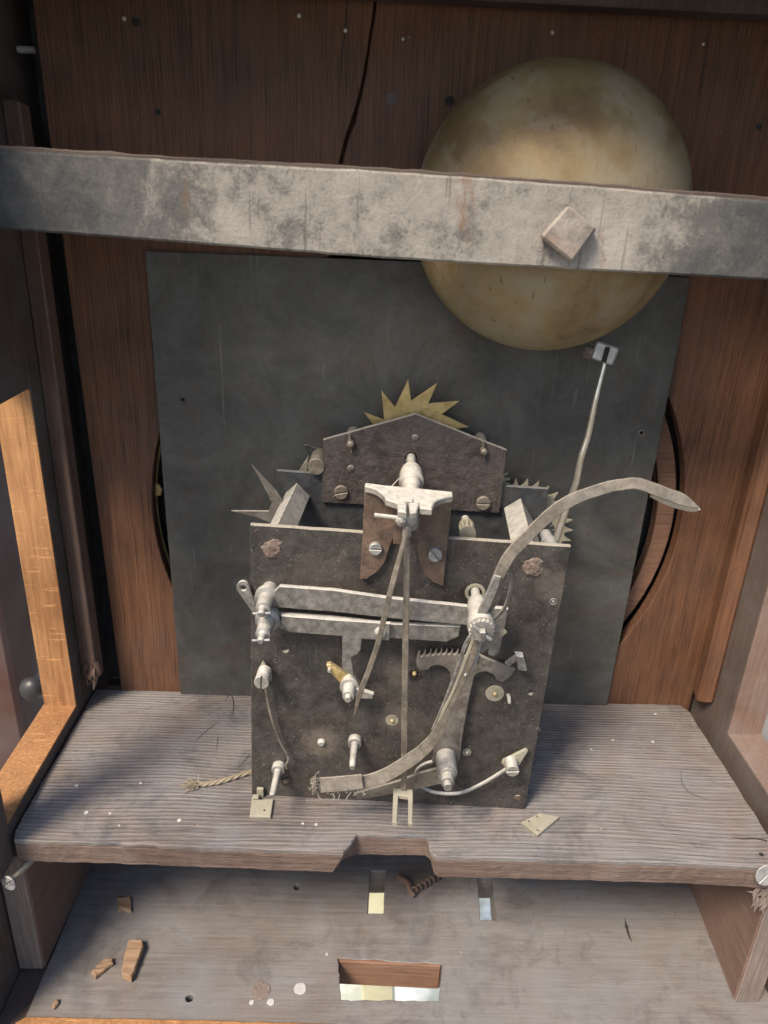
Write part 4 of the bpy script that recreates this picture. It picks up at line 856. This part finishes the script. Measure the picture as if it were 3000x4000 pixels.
band([(1843, 2475, ws_ - 1), (1806, 2560, ws_ - 1), (1770, 2660, ws_ - 3), (1738, 2755, ws_ - 4), (1728, 2800, ws_ - 4)], [1.0, 1.1, 1.0, 1.0, .6], .9, 'steel', 'thin_strip')
mo('riveted_patch', ribbon([P3(1252, 3066, ws_ + 1), P3(1330, 3061, ws_ + 1), P3(1415, 3052, ws_ + .6)], [8.0, 8.2, 7.6], 1.0, (-.1, -1, .3)), 'spring')
mo('flat_blade', ribbon([P3(1872, 2538, ws_ - 6), P3(1920, 2500, ws_ - 6), P3(1978, 2464, ws_ - 6)], [4.2, 4.4, 1.6], .9, (.2, -1, .5)), 'spring')
mo('flat_blade', ribbon([P3(1858, 2545, ws_ - 5), P3(1868, 2575, ws_ - 4), P3(1876, 2604, ws_ - 3)], [1.4, 3.0, 1.2], 1.0, (-.3, -1, 0)), 'spring')
# frayed thread on the blade tip
fr = []
rf = random.Random(3)
for i in range(60):
    t = rf.random(); q = P3(1232 + (0 if i < 35 else t * 210), 3036 + rf.uniform(0, 62) if i < 35 else 3092 - t * 10 + rf.uniform(-3, 6), ws_ + rf.uniform(-1, 1.5))
    pts = [q]
    for k in range(3): pts.append(tuple(c + rf.uniform(-1.7, 1.7) for c in pts[-1]))
    fr.append(tube(pts, .22, 4, 2))
o_ = mo('frayed_thread', fr, 'fluff')
# ---- bell hammer
wh = -60
hm = [P3(2165, 2125, wh + 4), P3(2187, 2060, wh + 2), P3(2222, 1960, wh), P3(2249, 1890, wh), P3(2270, 1790, wh), P3(2298, 1700, wh - 1), P3(2325, 1570, wh - 2), P3(2347, 1480, wh - 4), P3(2366, 1405, wh - 6)]
hr_ = mo('hammer_rod', tube(hm, [2.2, 2.1, 2.0, 1.95, 1.85, 1.75, 1.55, 1.4, 1.3], 18, 5), 'rod')
hc_ = np.array(P3(2368, 1385, wh - 7))
rot = Matrix.Rotation(math.radians(14), 3, 'Y') @ Matrix.Rotation(math.radians(-18), 3, 'Z')
mo('hammer_head', [box(hc_[0] - 6.2, hc_[0] + 6.0, hc_[1] - 4, hc_[1] + 9, hc_[2] - 4.0, hc_[2] + 5.5, .8, rot)], 'bright')
mo('hammer_head', [box(hc_[0] - 11.5, hc_[0] - 5.6, hc_[1] - 2, hc_[1] + 5, hc_[2] - 2.6, hc_[2] + 3.4, 1.0, rot)], 'rust', label='dark leather pad on the hammer')
mo('rod_end', tube([tuple(hc_ + np.array([-2, -4.6, -3])), tuple(hc_ + np.array([-1, -4.4, 4.6]))], 1.3, 10, 1), 'black')

# ---- fine dust fibres lying on the plates
def fibres(n, poly, w, seed, sz=1.0):
    r_ = random.Random(seed); V, F = [], []
    xs = [p[0] for p in poly]; zs = [p[1] for p in poly]
    def inside(x, z):
        c = False; j = len(poly) - 1
        for i in range(len(poly)):
            if (poly[i][1] > z) != (poly[j][1] > z) and x < (poly[j][0] - poly[i][0]) * (z - poly[i][1]) / (poly[j][1] - poly[i][1]) + poly[i][0]: c = not c
            j = i
        return c
    for _ in range(n):
        x = r_.uniform(min(xs), max(xs)); z = r_.uniform(min(zs), max(zs))
        if not inside(x, z): continue
        a = r_.uniform(0, 6.28); ln = r_.uniform(.25, .8) * sz * (2.2 if r_.random() < .06 else 1); hw_ = r_.uniform(.05, .09); cv = r_.uniform(-1.6, 1.6); k = len(V)
        for s in range(4):
            a += cv / 3; V += [(x - math.sin(a) * hw_, -w - .16 - .1 * (s % 2), z + math.cos(a) * hw_), (x + math.sin(a) * hw_, -w - .1 - .1 * (s % 2), z - math.cos(a) * hw_)]
            x += math.cos(a) * ln / 3; z += math.sin(a) * ln / 3
        for s in range(3): F.append((k + 2 * s, k + 2 * s + 1, k + 2 * s + 3, k + 2 * s + 2))
    return V, F
tag(mo('dust_fibre', fibres(2600, bp, 0, 1), 'fluff', smooth=False), kind='stuff')
tag(mo('dust_fibre', fibres(900, gp, PW + 3.2, 2, 1.1), 'fluff', smooth=False), kind='stuff')
tag(mo('dust_fibre', fibres(500, Ls(lev, wl + 2), wl + 2, 5, .8), 'fluff', smooth=False), kind='stuff')

# ============================================================ LOOSE THINGS
# cord end
cpts = [zpt(1000, 3010, 1.8), zpt(930, 3030, 1.8), (zpt(860, 3052, 1.8)), zpt(800, 3062, 1.9), zpt(745, 3065, 2.2)]
cd_ = thing('cord', 'frayed end of twisted hemp cord lying on the shelf beside the plate', 'cord', (-90, 345, 0))
C = catmull([Vector(p) for p in cpts], 14)
for s in range(3):
    pts = []
    for i, c in enumerate(C):
        a = i * .33 + s * 2.094; t = (C[min(i + 1, len(C) - 1)] - C[max(0, i - 1)]).normalized(); u = t.cross(Vector((0, 0, 1))).normalized()
        pts.append(tuple(c + (u * math.cos(a) + Vector((0, 0, 1)) * math.sin(a)) * .72))
    ob('strand', tube(pts, .8, 7, 1, .15), M['cord'], cd_)
fr = []
end = Vector(cpts[-1])
for i in range(46):
    d = Vector((-1, rf.uniform(-.9, .7), rf.uniform(-.1, .5))).normalized(); p = [tuple(end + Vector((rf.uniform(0, 5), rf.uniform(-1.6, 1.6), rf.uniform(-1.2, 1))))]
    for k in range(3):
        d = (d + Vector([rf.uniform(-.5, .5) for _ in range(3)])).normalized(); q = Vector(p[-1]) + d * rf.uniform(1.4, 3.0); q.z = max(.3, q.z); p.append(tuple(q))
    fr.append(tube(p, [.35, .3, .25, .12], 4, 2))
ob('frayed_fibre', fr, M['cord'], cd_)
# brass plates
b1 = thing('brass_plate', 'small square brass plate on the shelf at the lower left foot of the movement', 'brass plate', (-55, 325, 0))
q1 = [zpt(a, b, 1.6)[:2] for a, b in [(985, 3112), (1012, 3112), (1014, 3125), (1068, 3122), (1057, 3192), (975, 3190)]]
ob('plate', slabXY(q1, 2.0, 1.9, .3, [circ(*zpt(1035, 3165, 1.6)[:2], .7, 8)]), M['brassd'], b1)
ob('clip', [box(-56.5, -52.5, 330.5, 332.5, 0, 7, .5), box(-58.5, -55, 327, 330, 2.2, 3.8, .4)], M['brassd'], b1)
b2 = thing('brass_plate', 'small loose brass plate with drilled holes, lying askew right of the movement', 'brass plate', (110, 320, 0))
q2 = [zpt(a, b, 1.8)[:2] for a, b in [(2036, 3212), (2108, 3176), (2185, 3192), (2102, 3262)]]
ob('plate', slabXY(q2, 2.2, 2.1, .3, [circ(*zpt(a, b, 1.8)[:2], .75, 8) for a, b in [(2068, 3208), (2100, 3190), (2104, 3243), (2060, 3187)][:3]]), M['brassd'], b2)
# splinters on the bottom board
def splinter(pts, h, label, seed):
    q = roughen([zpt(a, b, FZ + h)[:2] for a, b in pts], .7, 1.6, seed); c = (sum(p[0] for p in q) / len(q), sum(p[1] for p in q) / len(q), FZ)
    t = thing('wood_splinter', label, 'splinter', c, group='wood splinters lying on the bottom board')
    V, F = slabXY(q, FZ + h, h - .1, .5)
    V = [(v[0] + .5 * noise.noise(Vector((v[0] * .5, v[1] * .5, v[2]))), v[1], v[2] + (.9 * noise.noise(Vector((v[0] * .35, v[1] * .35, 3.0))) if v[2] > FZ + 1 else 0)) for v in V]
    ob('chip', (V, F), M['splinter'], t); return t
splinter([(502, 3668), (555, 3668), (560, 3690), (512, 3818), (476, 3805), (474, 3790)], 5, 'long orange-brown wood splinter on the bottom board, farther from the side', 1)
splinter([(410, 3742), (438, 3742), (440, 3762), (372, 3815), (356, 3798), (360, 3785)], 3.0, 'short pale wood chip on the bottom board, nearer the left side', 2)
splinter([(205, 3920), (222, 3900), (228, 3918), (212, 3938)], 2, 'tiny orange splinter near the lower left corner', 4)
splinter([(458, 3500), (510, 3500), (515, 3560), (500, 3562), (480, 3552), (460, 3562)], 2.0, 'dark broken chip in the shade under the shelf', 5)

# dust specks and crumbs lying on the boards
def specks(n, x0, x1, y0, y1, z, seed, inside=lambda x, y: True):
    q = random.Random(seed); V, F = [], []
    while n:
        x, y = q.uniform(x0, x1), q.uniform(y0, y1)
        if not inside(x, y): continue
        n -= 1; r_ = q.uniform(.15, .42) * (2.0 if q.random() < .07 else 1); k = len(V); m_ = 5; a0 = q.uniform(0, 6)
        for i in range(m_): a = a0 + i * 6.283 / m_; rr = r_ * q.uniform(.5, 1.3); V.append((x + rr * math.cos(a), y + rr * math.sin(a), z + .05))
        V.append((x, y, z + .05 + r_ * .7))
        for i in range(m_): F.append((k + i, k + (i + 1) % m_, k + m_))
    return V, F
hx0, hx1 = floorpt(1330, 3800)[0] - 3, floorpt(1728, 3800)[0] + 3
def onfloor(x, y): return not (hx0 < x < hx1 and 275 < y < 320) and not (8 < x < 24 and y > 335) and not (80 < x < 98 and y > 330)
tag(ob('dust_speck', specks(420, -170, 222, 266, 420, FZ, 5, onfloor), M['fluff'], case, smooth=False), kind='stuff')
tag(ob('dust_speck', specks(330, -170, 215, 306, 420, 0.0, 6, lambda x, y: True), M['fluff'], seat, smooth=False), kind='stuff')
tag(ob('sawdust', specks(70, -170, 222, 266, 420, FZ, 8, onfloor), M['splinter'], case, smooth=False), kind='stuff')

# ============================================================ OUTSIDE
tag(ob('ground', slabXY([(-60000, -60000), (60000, -60000), (60000, 60000), (-60000, 60000)], -700, 10, 0), M['ground'], None, smooth=False), 'grey sunlit paving below the case', kind='structure')
ps_ = thing('added_pale_sheet', 'pale green-white sheet added on the paving to brighten the view through the cut-outs', 'sheet', (60, 200, -690))  # invented so the cut-outs look bright while the paving stays dark
ob('sheet', box(-160, 420, -60, 1150, -694.6, -692, .8), M['sheet'], ps_)
yb = thing('painted_board', 'yellow painted board lying on the paving, seen through the cut-out', 'board', (0, 200, -690))
ob('board', slabXY([tuple(onZ(a, b, -688)[:2]) for a, b in [(1370, 3350), (1520, 3350), (1545, 4150), (1440, 4150)]], -688, 6, 1), M['yellow'], yb)
ow = thing('outside_cabinet', 'blurred reddish brown cabinet seen through the left window', 'cabinet', (-600, 900, -600))
ob('cabinet_side', box(-900, -420, 760, 1100, -699, 500, 5), M['outwall'], ow)
p = onY(130, 2690, 520)
ob('round_knob', blob((p[0], 520, p[2]), 11, 1, 3, .02, (1, .8, 1)), M['knob'], ow); ob('knob_stem', lathe((p[0], 520, p[2]), (0, 1, 0), [(0, 4), (240, 4)], 14), M['knob'], ow)
